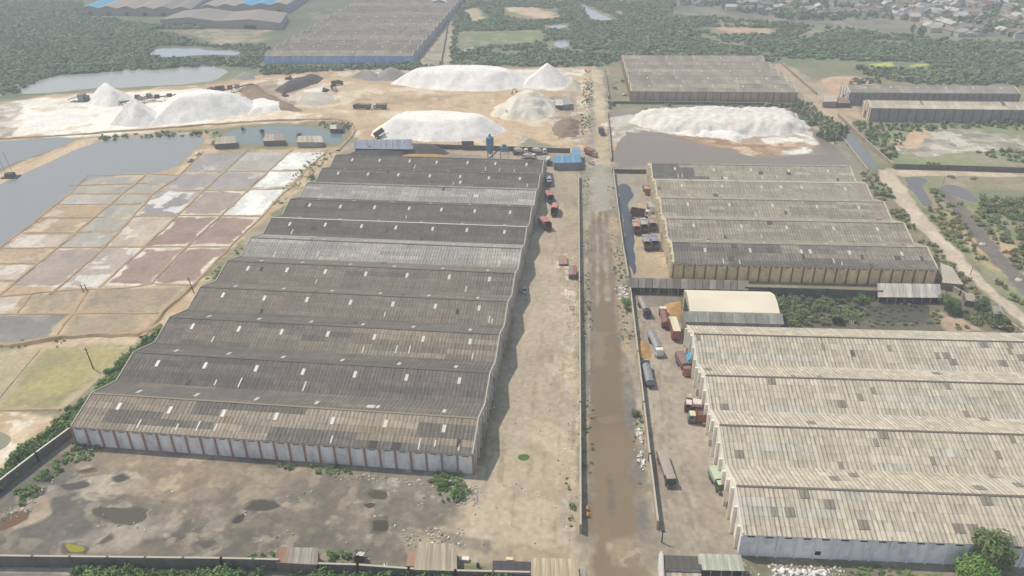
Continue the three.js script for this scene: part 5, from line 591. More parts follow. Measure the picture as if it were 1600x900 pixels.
{ const t = truck('tipper truck unloading at the foot of the wide salt heap', [-74.3,-433.4], 78, { L: 8.5, body: 'open', color: 0x5a4a40, cab: 0xb8aea0 }); for (const c of t.children) if (['bed', 'headboard', 'side_board', 'tailgate'].includes(c.name)) { c.rotation.x = 0.5; c.position.y += 2.0 * 0.9; c.position.z += 0.35; } }
truck('green covered truck waiting behind the far track gate', [-55.2,-631.1], 170, { L: 7, body: 'tarp', color: 0x7a4e40, cab: 0x8a4a3c, roof: 0x7a5c4c, load: 1 });
function mixer(label, p, h) { const o = truck(label, p, h, { name: 'mixer_truck', L: 8.5, body: 'flat', color: 0x777470, cab: 0xd8d6d0, H: 0.25, group: 'concrete mixer lorries in the batching yard' }); for (const c of o.children.filter((k) => ['headboard', 'side_board', 'tailgate', 'bed'].includes(k.name))) if (c.name !== 'bed') o.remove(c); const d = new THREE.LatheGeometry([[0.35, -2.9], [0.8, -2.3], [1.25, -0.9], [1.25, 0.3], [0.9, 1.6], [0.55, 2.4], [0.6, 2.6]].map(([r, y]) => new THREE.Vector2(r, y)), 18); d.rotateX(Math.PI / 2 - 0.22); d.translate(0, 2.6, 1.2); mesh(o, 'drum', d, paint(0xd2cec4)); mesh(o, 'hopper', merge([bar([0, 2.9, 3.6], [0, 3.6, 4.1], 0.9, 0.2), bar([-0.5, 1.3, 3.6], [-0.5, 3.2, 3.7], 0.12), bar([0.5, 1.3, 3.6], [0.5, 3.2, 3.7], 0.12)]), chassisMat); return o; }
mixer('white drum mixer truck left of the others by the yard wall', [5.5,-399.2], 82); mixer('white drum mixer truck right of the first by the yard wall', [15.6,-398.7], 82); mixer('mixer truck parked askew just behind the roof edge', [9.8,-389.2], 60); mixer('mixer truck pointing away beside the blue roofed office', [20.0,-382.5], 4);
// earth movers
const yellow = paint(0xa8742c), rust = paint(0x8a4a34);
function excavator(label, p, h, m = yellow) { const o = thing('excavator', label, 'excavator', p[0], p[1], h * Math.PI / 180, 'earth movers in the salt works'); for (const s of [-1, 1]) mesh(o, 'track', new THREE.ExtrudeGeometry(new THREE.Shape([[-1.9, 0.2], [-1.6, 0], [1.6, 0], [1.9, 0.2], [1.9, 0.6], [1.6, 0.85], [-1.6, 0.85], [-1.9, 0.6]].map(([a, b]) => new THREE.Vector2(a, b))), { depth: 0.55, bevelEnabled: false }).rotateY(Math.PI / 2).translate(s * 1.1 - 0.27, 0, 0), tyre); mesh(o, 'house', merge([box(-1.3, 1.3, 1, 1.9, -0.6, 2.2), box(-1.2, 1.2, 1.9, 2.2, 0.8, 2.1)]), m); const c = mesh(o, 'cab', box(-1.25, -0.3, 1.4, 2.9, -1.5, -0.2), m); mesh(c, 'window', box(-1.2, -0.35, 1.8, 2.7, -1.54, -1.5), glass); mesh(o, 'boom', merge([bar([0.3, 1.6, -0.6], [0.3, 4.2, -2.6], 0.45), bar([0.3, 4.2, -2.6], [0.3, 3.8, -4.6], 0.4)]), m); const a = mesh(o, 'arm', bar([0.3, 3.9, -4.5], [0.3, 1.2, -5.2], 0.32), m); mesh(a, 'bucket', box(-0.25, 0.85, 0.5, 1.4, -5.6, -4.8), chassisMat); return o; }
excavator('brown excavator with raised arm behind the rough salt heap', [6.2,-530.0], -60); excavator('red excavator digging at the foot of the rough salt heap', [-2.3,-478.9], 170, rust);
function dozer(label, p, h, m = yellow) { const o = thing('bulldozer', label, 'bulldozer', p[0], p[1], h * Math.PI / 180, 'bulldozers in the salt works'); for (const s of [-1, 1]) mesh(o, 'track', box(s * 1.1 - 0.3, s * 1.1 + 0.3, 0, 0.95, -2, 2), tyre); mesh(o, 'hood', box(-0.7, 0.7, 0.9, 1.9, -2, 0.2), m); const c = mesh(o, 'cab', box(-0.8, 0.8, 0.9, 3, 0.2, 1.7), m); mesh(c, 'window', box(-0.7, 0.7, 2, 2.8, 0.14, 0.2), glass); mesh(o, 'blade', bar([-1.7, 0.7, -2.8], [1.7, 0.7, -2.8], 0.25, 1.2), m); for (const s of [-1, 1]) mesh(o, 'push_arm', bar([s * 1.45, 0.5, 0], [s * 1.45, 0.5, -2.7], 0.18), m); return o; }
dozer('yellow bulldozer on the pale sand above the curved waste bank', [-168.9,-589.1], -80); dozer('dark bulldozer at the tip of the curved waste bank', [-158.8,-536.7], 140, rust); dozer('grey loader beside the parked tipper trucks', [-132.8,-548.5], 20, paint(0x6a665e));
// small vehicles
function car(label, p, h, c, group) { const o = thing('car', label, 'car', p[0], p[1], h * Math.PI / 180, group); const s = new THREE.Shape([[-2, 0.35], [-2, 0.85], [-1.1, 0.98], [-0.5, 1.5], [0.9, 1.5], [1.5, 1.0], [2, 0.95], [2, 0.35]].map(([a, b]) => new THREE.Vector2(a, b))), g = new THREE.ExtrudeGeometry(s, { depth: 1.5, bevelEnabled: true, bevelSize: 0.06, bevelThickness: 0.08, bevelSegments: 1 }); g.translate(0, 0, -0.75); g.rotateY(-Math.PI / 2); mesh(o, 'body', g, paint(c, 0.35)); mesh(o, 'windscreen', quadGeo([[[-0.65, 1.04, -1.14], [0.65, 1.04, -1.14], [0.6, 1.5, -0.62], [-0.6, 1.5, -0.62]]]), glass); for (const s2 of [-1, 1]) mesh(o, 'side_window', box(s2 * 0.83 - 0.02, s2 * 0.83 + 0.02, 1.08, 1.42, -0.5, 1), glass); wheels(o, [-1.3, 1.3], 0.76, 0.62); return o; }
car('small pale van at the junction beside the muddy road', [42.9,-381.6], 176, 0xc6c2b8);
car('white car left of three parked by the brown fronted warehouse', [78.8,-566.9], 170, 0xd8d6d0); car('dark car beside the white one at the brown fronted warehouse', [84.0,-566.6], 170, 0x5a4a44); car('maroon car behind the two parked at the warehouse', [75.6,-545.1], 160, 0x8a5c54); car('pale car nearest the brown fronted warehouse corner', [79.9,-526.2], 60, 0xc9c6b4);
car('pale van parked in the shadow of the dark warehouse', [4.6,-240.9], 178, 0xb4b4b6);
{ const p = [49.9,-174.8], o = thing('auto_rickshaw', 'small dark three wheeled auto rickshaw near the warehouse wall', 'rickshaw', p[0], p[1], 0.2); mesh(o, 'body', merge([box(-0.65, 0.65, 0.35, 1.0, -0.9, 1.2), box(-0.4, 0.4, 0.35, 1.1, -1.3, -0.9)]), paint(0x3a3c36)); mesh(o, 'canopy', merge([box(-0.68, 0.68, 1.7, 1.8, -0.8, 1.25), box(-0.66, 0.66, 1, 1.7, 1.05, 1.15)]), paint(0xb5aa92)); mesh(o, 'windscreen', box(-0.5, 0.5, 1.05, 1.65, -0.88, -0.85), glass); for (const [x, z] of [[0, -1.1], [-0.6, 0.8], [0.6, 0.8]]) { const w = mesh(o, 'wheel', wheelGeo, tyre); w.scale.setScalar(0.45); w.position.set(x, 0.23, z); } }
// ---------- small buildings ----------
const tin = (c) => mat(c, 0.7, { map: sheetDark });
function sheetUV(g, s = 16.8) { const p = g.attributes.position, u = g.attributes.uv; for (let i = 0; i < p.count; i++) u.setXY(i, p.getX(i) / s, p.getZ(i) / 22); return g; }
// shed on a quadrilateral plan given by its four base corners: front left, front right, back right, back left
function shed(name, label, cat, q, hF, hB, { roof = 0x9a9488, wall = 0x8f8a82, open = false, posts = 5, over = 0.3, strips = 0, group, door = true, wallM } = {}) {
  const [x0, z0] = q[0], o = thing(name, label, cat, x0, z0, 0, group), L = q.map(([x, z]) => [x - x0, z - z0]), at = (u, v) => { const a = [L[0][0] + (L[1][0] - L[0][0]) * u, L[0][1] + (L[1][1] - L[0][1]) * u], b = [L[3][0] + (L[2][0] - L[3][0]) * u, L[3][1] + (L[2][1] - L[3][1]) * u]; return [a[0] + (b[0] - a[0]) * v, a[1] + (b[1] - a[1]) * v]; };
  const wm = wallM ?? mat(wall, 0.9, { map: wallMap }), ev = 0.03, n = Math.max(1, strips), h = (v) => hF + (hB - hF) * v;
  const side = (nm, a, b, ha, hb) => { const dx = b[0] - a[0], dz = b[1] - a[1], l = Math.hypot(dx, dz), nx = -dz / l * 0.2, nz = dx / l * 0.2; mesh(o, nm, quadGeo([[[a[0], 0, a[1]], [b[0], 0, b[1]], [b[0], hb, b[1]], [a[0], ha, a[1]]], [[a[0] + nx, 0, a[1] + nz], [b[0] + nx, 0, b[1] + nz], [b[0] + nx, hb, b[1] + nz], [a[0] + nx, ha, a[1] + nz]], [[a[0], ha, a[1]], [b[0], hb, b[1]], [b[0] + nx, hb, b[1] + nz], [a[0] + nx, ha, a[1] + nz]]], [0, 1, 2].map(() => [[0, 0], [l, 0], [l, hb], [0, ha]])), wm); };
  if (!open) { side('front_wall', at(0, 0), at(1, 0), hF, hF); if (door) { const a = at(0.42, -0.004), b = at(0.58, -0.004); mesh(o, 'door', quadGeo([[[a[0], 0, a[1] + 0.05], [b[0], 0, b[1] + 0.05], [b[0], 2, b[1] + 0.05], [a[0], 2, a[1] + 0.05]]]), darkMat); } } else for (let i = 0; i <= posts; i++) { const [x, z] = at(i / posts, 0.01); mesh(o, 'post', box(x - 0.09, x + 0.09, 0, hF, z - 0.09, z + 0.09), mat(0xb0aaa0, 0.8)); }
  side('side_wall', at(1, 0), at(1, 1), hF, hB); side('back_wall', at(1, 1), at(0, 1), hB, hB); side('side_wall', at(0, 1), at(0, 0), hB, hF);
  for (let i = 0; i < n; i++) { const u0 = i ? i / n + 0.002 : -ev, u1 = i === n - 1 ? 1 + ev : (i + 1) / n - 0.002, lift = (i % 2) * 0.03; const c = [[u0, -0.06], [u1, -0.06], [u1, 1.05], [u0, 1.05]].map(([u, v]) => { const [x, z] = at(u, v); return [x, h(v) + 0.05 + lift, z]; }), d = c.map(([x, y, z]) => [x, y + 0.08, z]); mesh(o, n > 1 ? 'roof_sheet' : 'roof', quadGeo([d, c, [c[0], c[1], d[1], d[0]], [c[1], c[2], d[2], d[1]], [c[3], c[0], d[0], d[3]], [c[2], c[3], d[3], d[2]]], Array(6).fill(0).map(() => [[u0 * 5, 0], [u1 * 5, 0], [u1 * 5, 0.3], [u0 * 5, 0.3]])), Array.isArray(roof) ? tin(roof[i % roof.length]) : tin(roof)); }
  return o;
}
// arched cream shed and the lean-to beside it
{ const q = [[58.0,-214.1], [86.8,-211.7]], [x0, z0] = q[0], W = Math.hypot(q[1][0] - x0, q[1][1] - z0), o = thing('arched_shed', 'cream curved roof shed standing behind the pale beige warehouse', 'shed', x0, z0, 0.075), D = 15, he = 6, pts = [[0, he], [-0.3, he + 0.4], [-5.5, he + 2], [-9.5, he + 2.3], [-D + 0.4, he + 0.6], [-D, he]], q2 = []; for (let i = 0; i < pts.length - 1; i++) q2.push([[0, pts[i][1], pts[i][0]], [W, pts[i][1], pts[i][0]], [W, pts[i + 1][1], pts[i + 1][0]], [0, pts[i + 1][1], pts[i + 1][0]]]); q2.forEach((s, i) => mesh(o, 'roof_panel', quadGeo([s], [[[0, i], [W / 16, i], [W / 16, i + 0.2], [0, i + 0.2]]]), mat(0xe6e0ce, 0.75, { map: saltMap })));
  mesh(o, 'front_wall', box(0, W, 0, he - 0.02, -0.2, 0), mat(0xa89c88)); mesh(o, 'back_wall', box(0, W, 0, he - 0.02, -D, -D + 0.2), mat(0xa89c88)); const gs = new THREE.Shape([[0, 0], ...pts.map(([z, y]) => [-z, y - 0.05]), [D, 0]].map(([a, b]) => new THREE.Vector2(a, b))), ge = new THREE.ExtrudeGeometry(gs, { depth: 0.2, bevelEnabled: false }); ge.rotateY(Math.PI / 2); const g2 = ge.clone(); ge.translate(0.1, 0, 0); g2.translate(W - 0.3, 0, 0); mesh(o, 'gable_wall', ge, mat(0xb0a490)); mesh(o, 'gable_wall', g2, mat(0xb0a490)); mesh(o, 'doorway', box(-0.02, 0.08, 0, 5.2, -D + 3, -3), darkMat); }
shed('lean_to', 'grey sheeted lean-to between arched shed and pale warehouse', 'shed', [[56.0,-208.5], [85.3,-206.2], [86.0,-210.5], [56.2,-212.9]], 5.9, 6.9, { roof: [0x8f948c, 0x9aa098, 0x868a84], strips: 8, wall: 0x9a938a });
shed('long_low_shed', 'long low grey shed open to the front below the cream warehouse', 'shed', [[42.7,-238.4], [82.3,-235.4], [83.7,-240.5], [43.5,-243.8]], 2.6, 3.4, { open: true, posts: 12, roof: [0x77746e, 0x7f7c76, 0x6f6c68, 0x8f8a82], strips: 16, wall: 0x6a665f });
shed('open_shed', 'white roofed open shed in the waterlogged plot', 'shed', [[127.5,-229.6], [148.0,-228.6], [150.5,-235.5], [130.1,-236.6]], 2.4, 3.6, { open: true, posts: 7, roof: [0xc6c4c0, 0xd0ccc6, 0xbcbab8], strips: 9, wall: 0x77726c });
shed('lean_to', 'pale sloping lean-to roof against the cream warehouse right end', 'shed', [[154.0,-238.8], [160.1,-237.2], [161.0,-246.6], [158.4,-249.8]], 3, 4.6, { roof: 0xc9c2b6, wall: 0x9a8f80, door: false });
shed('hut', 'small hut with pale tin roof beside the slanted fence', 'hut', [[156.2,-226.6], [158.8,-225.6], [160.4,-230.1], [157.8,-231.1]], 2.2, 2.6, { roof: 0xb4ada2, wall: 0x77706a });
shed('hut', 'small hut with striped tin roof near the marsh corner', 'hut', [[160.0,-216.9], [163.2,-216.4], [164.6,-221.1], [161.8,-221.6]], 2.2, 2.6, { roof: [0x9a9a98, 0xb0aca4], strips: 4, wall: 0x6a665f });
// gatehouse at the lower right
shed('gatehouse', 'gatehouse with flat dark roof and white parapet by the road', 'gatehouse', [[30.9,-112.1], [38.7,-111.8], [39.0,-114.9], [31.2,-115.4]], 3.3, 3.3, { roof: 0x5e5c58, wall: 0xc9c6c0 });
shed('carport', 'wide pale green sheet roof beside the gatehouse', 'carport', [[38.7,-111.8], [47.5,-111.4], [47.6,-114.8], [39.0,-115.2]], 3.1, 3.7, { open: true, posts: 4, roof: [0xc6cabe, 0xbec2b6], strips: 6, wall: 0x8a8880 });
shed('gatehouse_annex', 'small beige roofed annex at the bottom edge before the gatehouse', 'annex', [[29.9,-106.5], [37.4,-106.1], [38.4,-110.7], [30.7,-111.1]], 2.6, 2.8, { roof: [0xa89c90, 0xc4b8a8], strips: 4, wall: 0xa8a098 });
shed('parapet', 'white slanting wall end of the gatehouse facing the road', 'wall', [[29.6,-108.1], [30.2,-108.1], [31.3,-115.5], [30.8,-115.5]], 3.9, 4, { roof: 0xe0ded8, wall: 0xd8d6d0, door: false });
// huts along the bottom wall
shed('tin_hut', 'rusty corrugated tin roof hut at the bottom wall', 'hut', [[-51.2,-115.5], [-42.4,-114.8], [-43.0,-118.7], [-51.4,-119.1]], 2.8, 3.1, { roof: [0x96705c, 0xa08878, 0x9c958c, 0xa8a298, 0xa29c92, 0xb0aaa0, 0x98928a], strips: 7, wall: 0x7a746c });
shed('tin_hut', 'patched sheet roof hut with orange corner at the bottom wall', 'hut', [[-21.2,-113.4], [-12.6,-113.0], [-13.1,-119.2], [-21.2,-120.1]], 2.6, 2.8, { roof: [0xb4aa98, 0xbcb2a0, 0xa89f8e, 0xb4aa9a], strips: 8, wall: 0x7c766c });
shed('tin_hut', 'small orange tin roof annex beside the patched hut', 'hut', [[-23.3,-115.0], [-21.4,-114.8], [-21.5,-118.3], [-23.2,-118.5]], 1.8, 2, { roof: 0xb08c78, wall: 0x8a7c70 });
shed('long_cream_shed', 'cream sheet roof shed beside the muddy road at bottom edge', 'shed', [[3.4,-107.7], [13.0,-107.2], [12.8,-114.3], [3.6,-114.8]], 3, 3.4, { roof: [0xc4b89c, 0xbcb094, 0xc9bea4], strips: 10, wall: 0x9a9080 });
shed('dark_shed', 'dark flat roof shed left of the cream shed at bottom edge', 'shed', [[-4.6,-112.2], [3.3,-111.7], [3.3,-114.6], [-4.6,-115.1]], 2.4, 2.6, { roof: 0x46444a, wall: 0x6a665f });
shed('small_shed', 'little grey shed roof right of the cream shed', 'shed', [[12.9,-109.1], [14.6,-108.9], [14.7,-112.4], [13.1,-112.6]], 2.4, 2.6, { roof: 0xaaa69e, wall: 0x8c867c });
{ const [x, z] = [-34.1,-118.7], o = thing('scrap_stall', 'collapsed dark timber stall with grey sheets at the bottom wall', 'stall', x, z, 0.1); reseed(71); for (let i = 0; i < 9; i++) mesh(o, 'timber', bar([rr(-1.6, 1.6), rr(0, 0.6), rr(-1.2, 1.2)], [rr(-1.8, 2.4), rr(1, 2.2), rr(-1.4, 1.2)], 0.12), mat(0x3c332c)); for (let i = 0; i < 5; i++) mesh(o, 'sheet', bar([rr(-1.4, -0.4), rr(1.6, 2.1), rr(-1, 0.8)], [rr(0.4, 1.6), rr(1.5, 2.2), rr(-1, 0.8)], rr(0.6, 1.1), 0.05), mat([0x77706a, 0xb8b4ac, 0x55504c][i % 3], 0.8)); mesh(o, 'counter', box(-1, 1, 0, 1, 0.2, 1), mat(0x4a3c32)); }
// huts on the pond bank
shed('pond_hut', 'leftmost hut by the pond with pale flat roof', 'hut', [[-166.4,-415.3], [-155.1,-417.2], [-159.3,-428.2], [-169.0,-426.2]], 3, 3.4, { roof: [0xb8b0a0, 0xc4bcac], strips: 3, wall: 0x6f6a68 });
shed('pond_hut', 'middle hut by the pond with two roof sheets', 'hut', [[-140.3,-420.1], [-128.4,-420.8], [-132.1,-430.8], [-142.0,-430.0]], 3, 3.6, { roof: [0xc0b8a8, 0xa39a90], strips: 2, wall: 0x7a7068 });
shed('pond_hut', 'right hut by the pond with whitewashed wall', 'hut', [[-120.2,-416.9], [-105.9,-416.3], [-108.7,-426.1], [-121.8,-426.6]], 3, 3.4, { roof: [0xc8c0b0, 0xbcb4a6, 0xd0ccc4], strips: 3, wall: 0xa8a4a0 });
shed('pond_hut', 'small dark hut on the far bank near the track', 'hut', [[-107.2,-443.9], [-99.9,-443.6], [-101.5,-450.3], [-108.2,-450.6]], 2.6, 3, { roof: [0xe0dcd2, 0x6f6a64], strips: 2, wall: 0x5a5650 });
// batching yard behind the dark warehouse
shed('coal_lean_to', 'long blue grey roof lean-to over the coal piles', 'shed', [[-85.2,-403.9], [-53.9,-401.5], [-56.1,-415.4], [-86.9,-415.5]], 3, 3.9, { open: true, posts: 6, roof: [0x8e98b0, 0x98a2b8], strips: 9, wall: 0x6c6a6a });
shed('office', 'grey block hut with white roof by the yard wall', 'hut', [[-26.8,-408.4], [-20.4,-408.1], [-21.0,-415.2], [-27.2,-415.4]], 5, 5, { roof: 0xd8d8d4, wall: 0x6a6866 });
shed('office', 'blue roofed long office beside the muddy road head', 'office', [[22.5,-372.3], [36.1,-372.7], [36.2,-381.9], [23.7,-381.3]], 4, 4.8, { roof: [0x6fa3cc, 0x7aacd4, 0x68a0c8], strips: 6, wall: 0x8c8c98 });
shed('office', 'upper blue roofed wing of the office beside the road', 'office', [[31.8,-382.0], [36.5,-381.8], [37.2,-393.5], [33.3,-392.6]], 4.6, 5, { roof: [0x74a8d0, 0x7db0d6], strips: 2, wall: 0x8c8c98, door: false });
shed('salt_office', 'small white topped cabin right of the rough salt heap', 'cabin', [[29.8,-489.8], [34.8,-489.5], [35.2,-502.5], [30.6,-502.7]], 3.2, 3.4, { roof: 0xe0dcd6, wall: 0x5c524c });
shed('salt_office', 'grey screening cabin beside the white topped cabin', 'cabin', [[34.8,-489.5], [39.9,-490.9], [40.6,-505.6], [36.2,-504.1]], 3.6, 3.6, { roof: 0xb4b4b6, wall: 0x8c8c8c });
shed('roadside_hut', 'small grey hut with red roof sheet beside the road wall', 'hut', [[21.3,-250.5], [23.9,-250.4], [24.4,-256.7], [22.0,-256.8]], 2, 2.4, { roof: [0x9a9896, 0xb06a58], strips: 2, wall: 0x77726c });
shed('roadside_hut', 'pink roofed low foundation hut beside the road wall', 'hut', [[18.4,-261.8], [21.4,-261.8], [21.5,-268.0], [18.8,-268.1]], 0.8, 0.9, { roof: 0xb09284, wall: 0x9a8a7c, door: false });
shed('roadside_hut', 'white walled store left of the far long grey shed', 'hut', [[203.1,-487.7], [211.6,-487.3], [216.6,-500.2], [208.2,-500.6]], 4, 4.2, { roof: 0xd0cac0, wall: 0x9a8f86 });
shed('roadside_hut', 'low dark store right beside the white walled store', 'hut', [[212.0,-487.3], [219.8,-486.9], [224.9,-499.8], [217.0,-500.2]], 3, 3.2, { roof: 0x9a8a7c, wall: 0x6a5e56 });
{ const [x, z] = [-10.8,-390.0], o = thing('cement_silo', 'blue cement silo standing in the batching yard', 'silo', x, z); const s = new THREE.LatheGeometry([[0.4, 3.2], [2, 5.5], [2, 12], [1.4, 12.8], [0, 13]].map(([r, y]) => new THREE.Vector2(r, y)), 18); mesh(o, 'tank', s, mat(0x4c7f98, 0.5)); for (let i = 0; i < 4; i++) { const a = i * 1.57 + 0.78; mesh(o, 'leg', bar([Math.cos(a) * 1.6, 0, Math.sin(a) * 1.6], [Math.cos(a) * 1.7, 6, Math.sin(a) * 1.7], 0.25), mat(0x3f6a80)); } mesh(o, 'filter', box(-0.6, 0.6, 13, 14.3, -0.6, 0.6), mat(0x8aa0a8)); mesh(o, 'ladder', merge([bar([2.05, 0, 0.2], [2.05, 13, 0.2], 0.08), bar([2.05, 0, -0.2], [2.05, 13, -0.2], 0.08)]), chrome); mesh(o, 'ring', new THREE.TorusGeometry(2.02, 0.09, 5, 18).rotateX(Math.PI / 2).translate(0, 9, 0), mat(0x9ab0b8)); }
{ const [x, z] = [-3.2,-389.7], o = thing('batching_plant', 'grey steel batching plant with conveyor right of the silo', 'plant', x, z); for (const [a, b] of [[-2, -1], [2, -1], [-2, 1.5], [2, 1.5]]) mesh(o, 'leg', bar([a, 0, b], [a, 5, b], 0.3), chrome); mesh(o, 'mixer_box', box(-2.2, 2.2, 5, 7.5, -1.3, 1.8), mat(0x77808a)); mesh(o, 'conveyor', bar([-9, 0.5, 1], [-1, 7.5, 0], 1, 0.4), mat(0x5a5a5a)); mesh(o, 'hopper', box(-1, 1, 7.5, 8.6, -0.8, 1), mat(0x6a7a84)); }
// conveyor machinery in the salt works
reseed(77);
for (const [label, a, b, n] of [['long dark conveyor line across the salt works', [-265.5,-515.6], [-207.3,-546.6], 9], ['tangled dark crusher machinery before the mangrove corner', [-209.3,-543.0], [-188.2,-561.1], 7], ['short conveyor behind the white salt cone', [-263.9,-513.8], [-248.9,-530.4], 4]]) { const o = thing('conveyor', label, 'conveyor', a[0], a[1], 0, 'salt conveyors'); const dx = b[0] - a[0], dz = b[1] - a[1]; mesh(o, 'belt', bar([0, 2.4, 0], [dx, 3.4, dz], 1.2, 0.5), mat(0x3f3c3a)); for (let i = 0; i <= n; i++) { const f = i / n; mesh(o, 'trestle', merge([bar([dx * f - 0.8, 0, dz * f + 0.8], [dx * f, 3, dz * f], 0.2), bar([dx * f + 0.8, 0, dz * f - 0.8], [dx * f, 3, dz * f], 0.2)]), mat(0x4a4644)); } for (let i = 0; i < n / 2; i++) { const f = rr(0.05, 0.95); mesh(o, 'drive_house', box(dx * f - 1.4, dx * f + 1.4, 2, rr(4, 6), dz * f - 1.2, dz * f + 1.2), mat([0x5a5654, 0x8f8c88, 0x3c3836][i % 3])); } }
{ const [x, z] = [-303.1,-529.6], o = thing('loading_hopper', 'pale concrete loading hopper at the end of the pond bank', 'hopper', x, z); mesh(o, 'ramp', bar([-4, 1.5, 0], [3, 3.4, 0], 6, 0.5), mat(0xb0aca6)); mesh(o, 'chute', box(3.5, 7, 0, 5, -3, 3), mat(0x8c8884)); mesh(o, 'hood', box(7, 9, 0, 3.4, -3, 2), mat(0x5c5854)); }
// rafts and boats
{ const [x, z] = [-257.1,-372.0], o = thing('fishing_raft', 'dark raft hut on the sandy bank with two thin masts', 'raft', x, z); mesh(o, 'deck', box(-4, 4, 0, 0.5, -2.5, 2.5), mat(0x4a443e)); mesh(o, 'cabin', box(-2, 2, 0.5, 2.4, -1.5, 1.5), mat(0x55504c)); for (const [x2, l] of [[-2, -4], [2, -5]]) mesh(o, 'mast', bar([x2, 0.5, 0], [x2 + l * 0.5, 13, -1], 0.13), mat(0x77706a)); }
car('white van parked nearer the hut on the sand spit', [-172.5,-405.2], 30, 0xe0ddd4, 'vans on the sand spit'); car('dark sided van with white roof lower on the sand spit', [-172.8,-394.2], 20, 0xb0aca4, 'vans on the sand spit');
// poles
const poleMat = mat(0x7a726a, 0.9);
function pole(label, p, h, { lean = 0, pad = false, col = poleMat, r = 0.19 } = {}) { const o = thing('utility_pole', label, 'pole', p[0], p[1], 0, 'poles'); const g = new THREE.CylinderGeometry(r * 0.7, r, h, 8); g.translate(0, h / 2, 0); const s = mesh(o, 'shaft', g, col); s.rotation.z = lean; mesh(s, 'cross_arm', box(-0.7, 0.7, h - 0.6, h - 0.48, -0.06, 0.06), col); for (const x of [-0.6, 0.6]) mesh(s, 'insulator', new THREE.CylinderGeometry(0.06, 0.08, 0.22, 6).translate(x, h - 0.36, 0), trimMat); if (pad) mesh(o, 'footing', new THREE.CylinderGeometry(1.1, 1.3, 0.5, 10).translate(0, 0.25, 0), mat(0xc9c2b4)); return o; }
const paleP = mat(0xb5b0a8, 0.8);
pole('dark leaning pole standing in the yellow green pond', [-129.1,-194.6], 7.5, { lean: 0.06, col: mat(0x4a4038) }); pole('leaning pole on the path above the tan pans', [-115.9,-243.1], 6.5, { lean: 0.12, col: mat(0x55493e) }); pole('short pole left of a pair on the pan bank', [-157.0,-245.2], 3, { lean: 0.2, col: mat(0x55493e) }); pole('short pole right of a pair on the pan bank', [-156.0,-245.6], 3, { lean: 0.1, col: mat(0x55493e) });
pole('farthest pale pole in the marsh with white footing', [198.7,-329.0], 9.5, { pad: true, col: paleP, lean: -0.04 }); pole('second pale pole in the marsh beside the dark ditch', [195.1,-306.7], 9.5, { pad: true, col: paleP, lean: -0.04 }); pole('third pale pole in the marsh beside the dark ditch', [189.6,-276.1], 9.5, { pad: true, col: paleP, lean: -0.04 }); pole('nearest pale pole in the marsh at the right edge', [185.7,-244.9], 9, { pad: true, col: paleP, lean: -0.04 });
pole('short pole on the near edge of the pale lane', [170.4,-249.5], 4.5, { col: paleP }); pole('low post in the scrub beside the cream warehouse', [167.0,-279.3], 3, { col: paleP }); pole('pole at the end of the boundary wall by the gatehouse', [32.7,-122.2], 4, { col: mat(0x5a544e) });
// awning on the pale warehouse wall
{ const [x, z] = [53.3,-190.9], o = thing('awning', 'bright blue tarpaulin awning hung on the white warehouse wall', 'awning', x, z); mesh(o, 'sheet', quadGeo([[[-1.3, 3, 1.6], [0.2, 5.2, 1.6], [0.2, 5.2, -1.6], [-1.3, 3, -1.6]]]), mat(0x3f9ac0, 0.7)); for (const s of [-1.5, 1.5]) mesh(o, 'prop', bar([-1.25, 0, s], [-1.25, 3, s], 0.08), chassisMat); }
// clutter by the bottom wall
for (const [label, px, c, w, d, h] of [['white flat box beside the patched hut', [-11.1,-117.8], 0xe0dcd4, 1.9, 0.9, 0.7], ['blue drum covered with cloth by the bottom wall', [-8.1,-116.0], 0x3c4a78, 0.7, 0.7, 1.2], ['cream table by the bottom wall', [-1.3,-117.6], 0xd8cba8, 1.5, 0.8, 0.7], ['brown crate stack by the bottom wall', [-3.7,-116.3], 0x4a4038, 1, 0.8, 0.8], ['white water tank beside the grey wall', [-28.0,-116.1], 0xd8d8d6, 1, 1, 1.1]]) { const o = thing(label.includes('tank') ? 'water_tank' : label.includes('drum') ? 'drum' : label.includes('table') ? 'table' : label.includes('crate') ? 'crate_stack' : 'box', label, label.includes('tank') ? 'tank' : label.includes('drum') ? 'drum' : label.includes('table') ? 'table' : label.includes('crate') ? 'crates' : 'box', px[0], px[1], 0.1); const m = mat(c, 0.7); if (/tank|drum/.test(label)) { mesh(o, 'body', new THREE.LatheGeometry([[0, 0], [w / 2, 0], [w / 2, h * 0.85], [w * 0.3, h], [0, h]].map(([r, y]) => new THREE.Vector2(r, y)), 14), m); mesh(o, 'lid', new THREE.CylinderGeometry(w * 0.2, w * 0.2, 0.12, 10).translate(0, h + 0.06, 0), darkMat); } else if (label.includes('table')) { mesh(o, 'top', box(-w / 2, w / 2, h - 0.08, h, -d / 2, d / 2), m); for (const a of [-1, 1]) for (const b of [-1, 1]) mesh(o, 'leg', box(a * (w / 2 - 0.1) - 0.05, a * (w / 2 - 0.1) + 0.05, 0, h - 0.08, b * (d / 2 - 0.1) - 0.05, b * (d / 2 - 0.1) + 0.05), m); } else { mesh(o, 'body', box(-w / 2, w / 2, 0, h, -d / 2, d / 2), m); mesh(o, 'lid', box(-w / 2 - 0.04, w / 2 + 0.04, h, h + 0.07, -d / 2 - 0.04, d / 2 + 0.04), m); } }
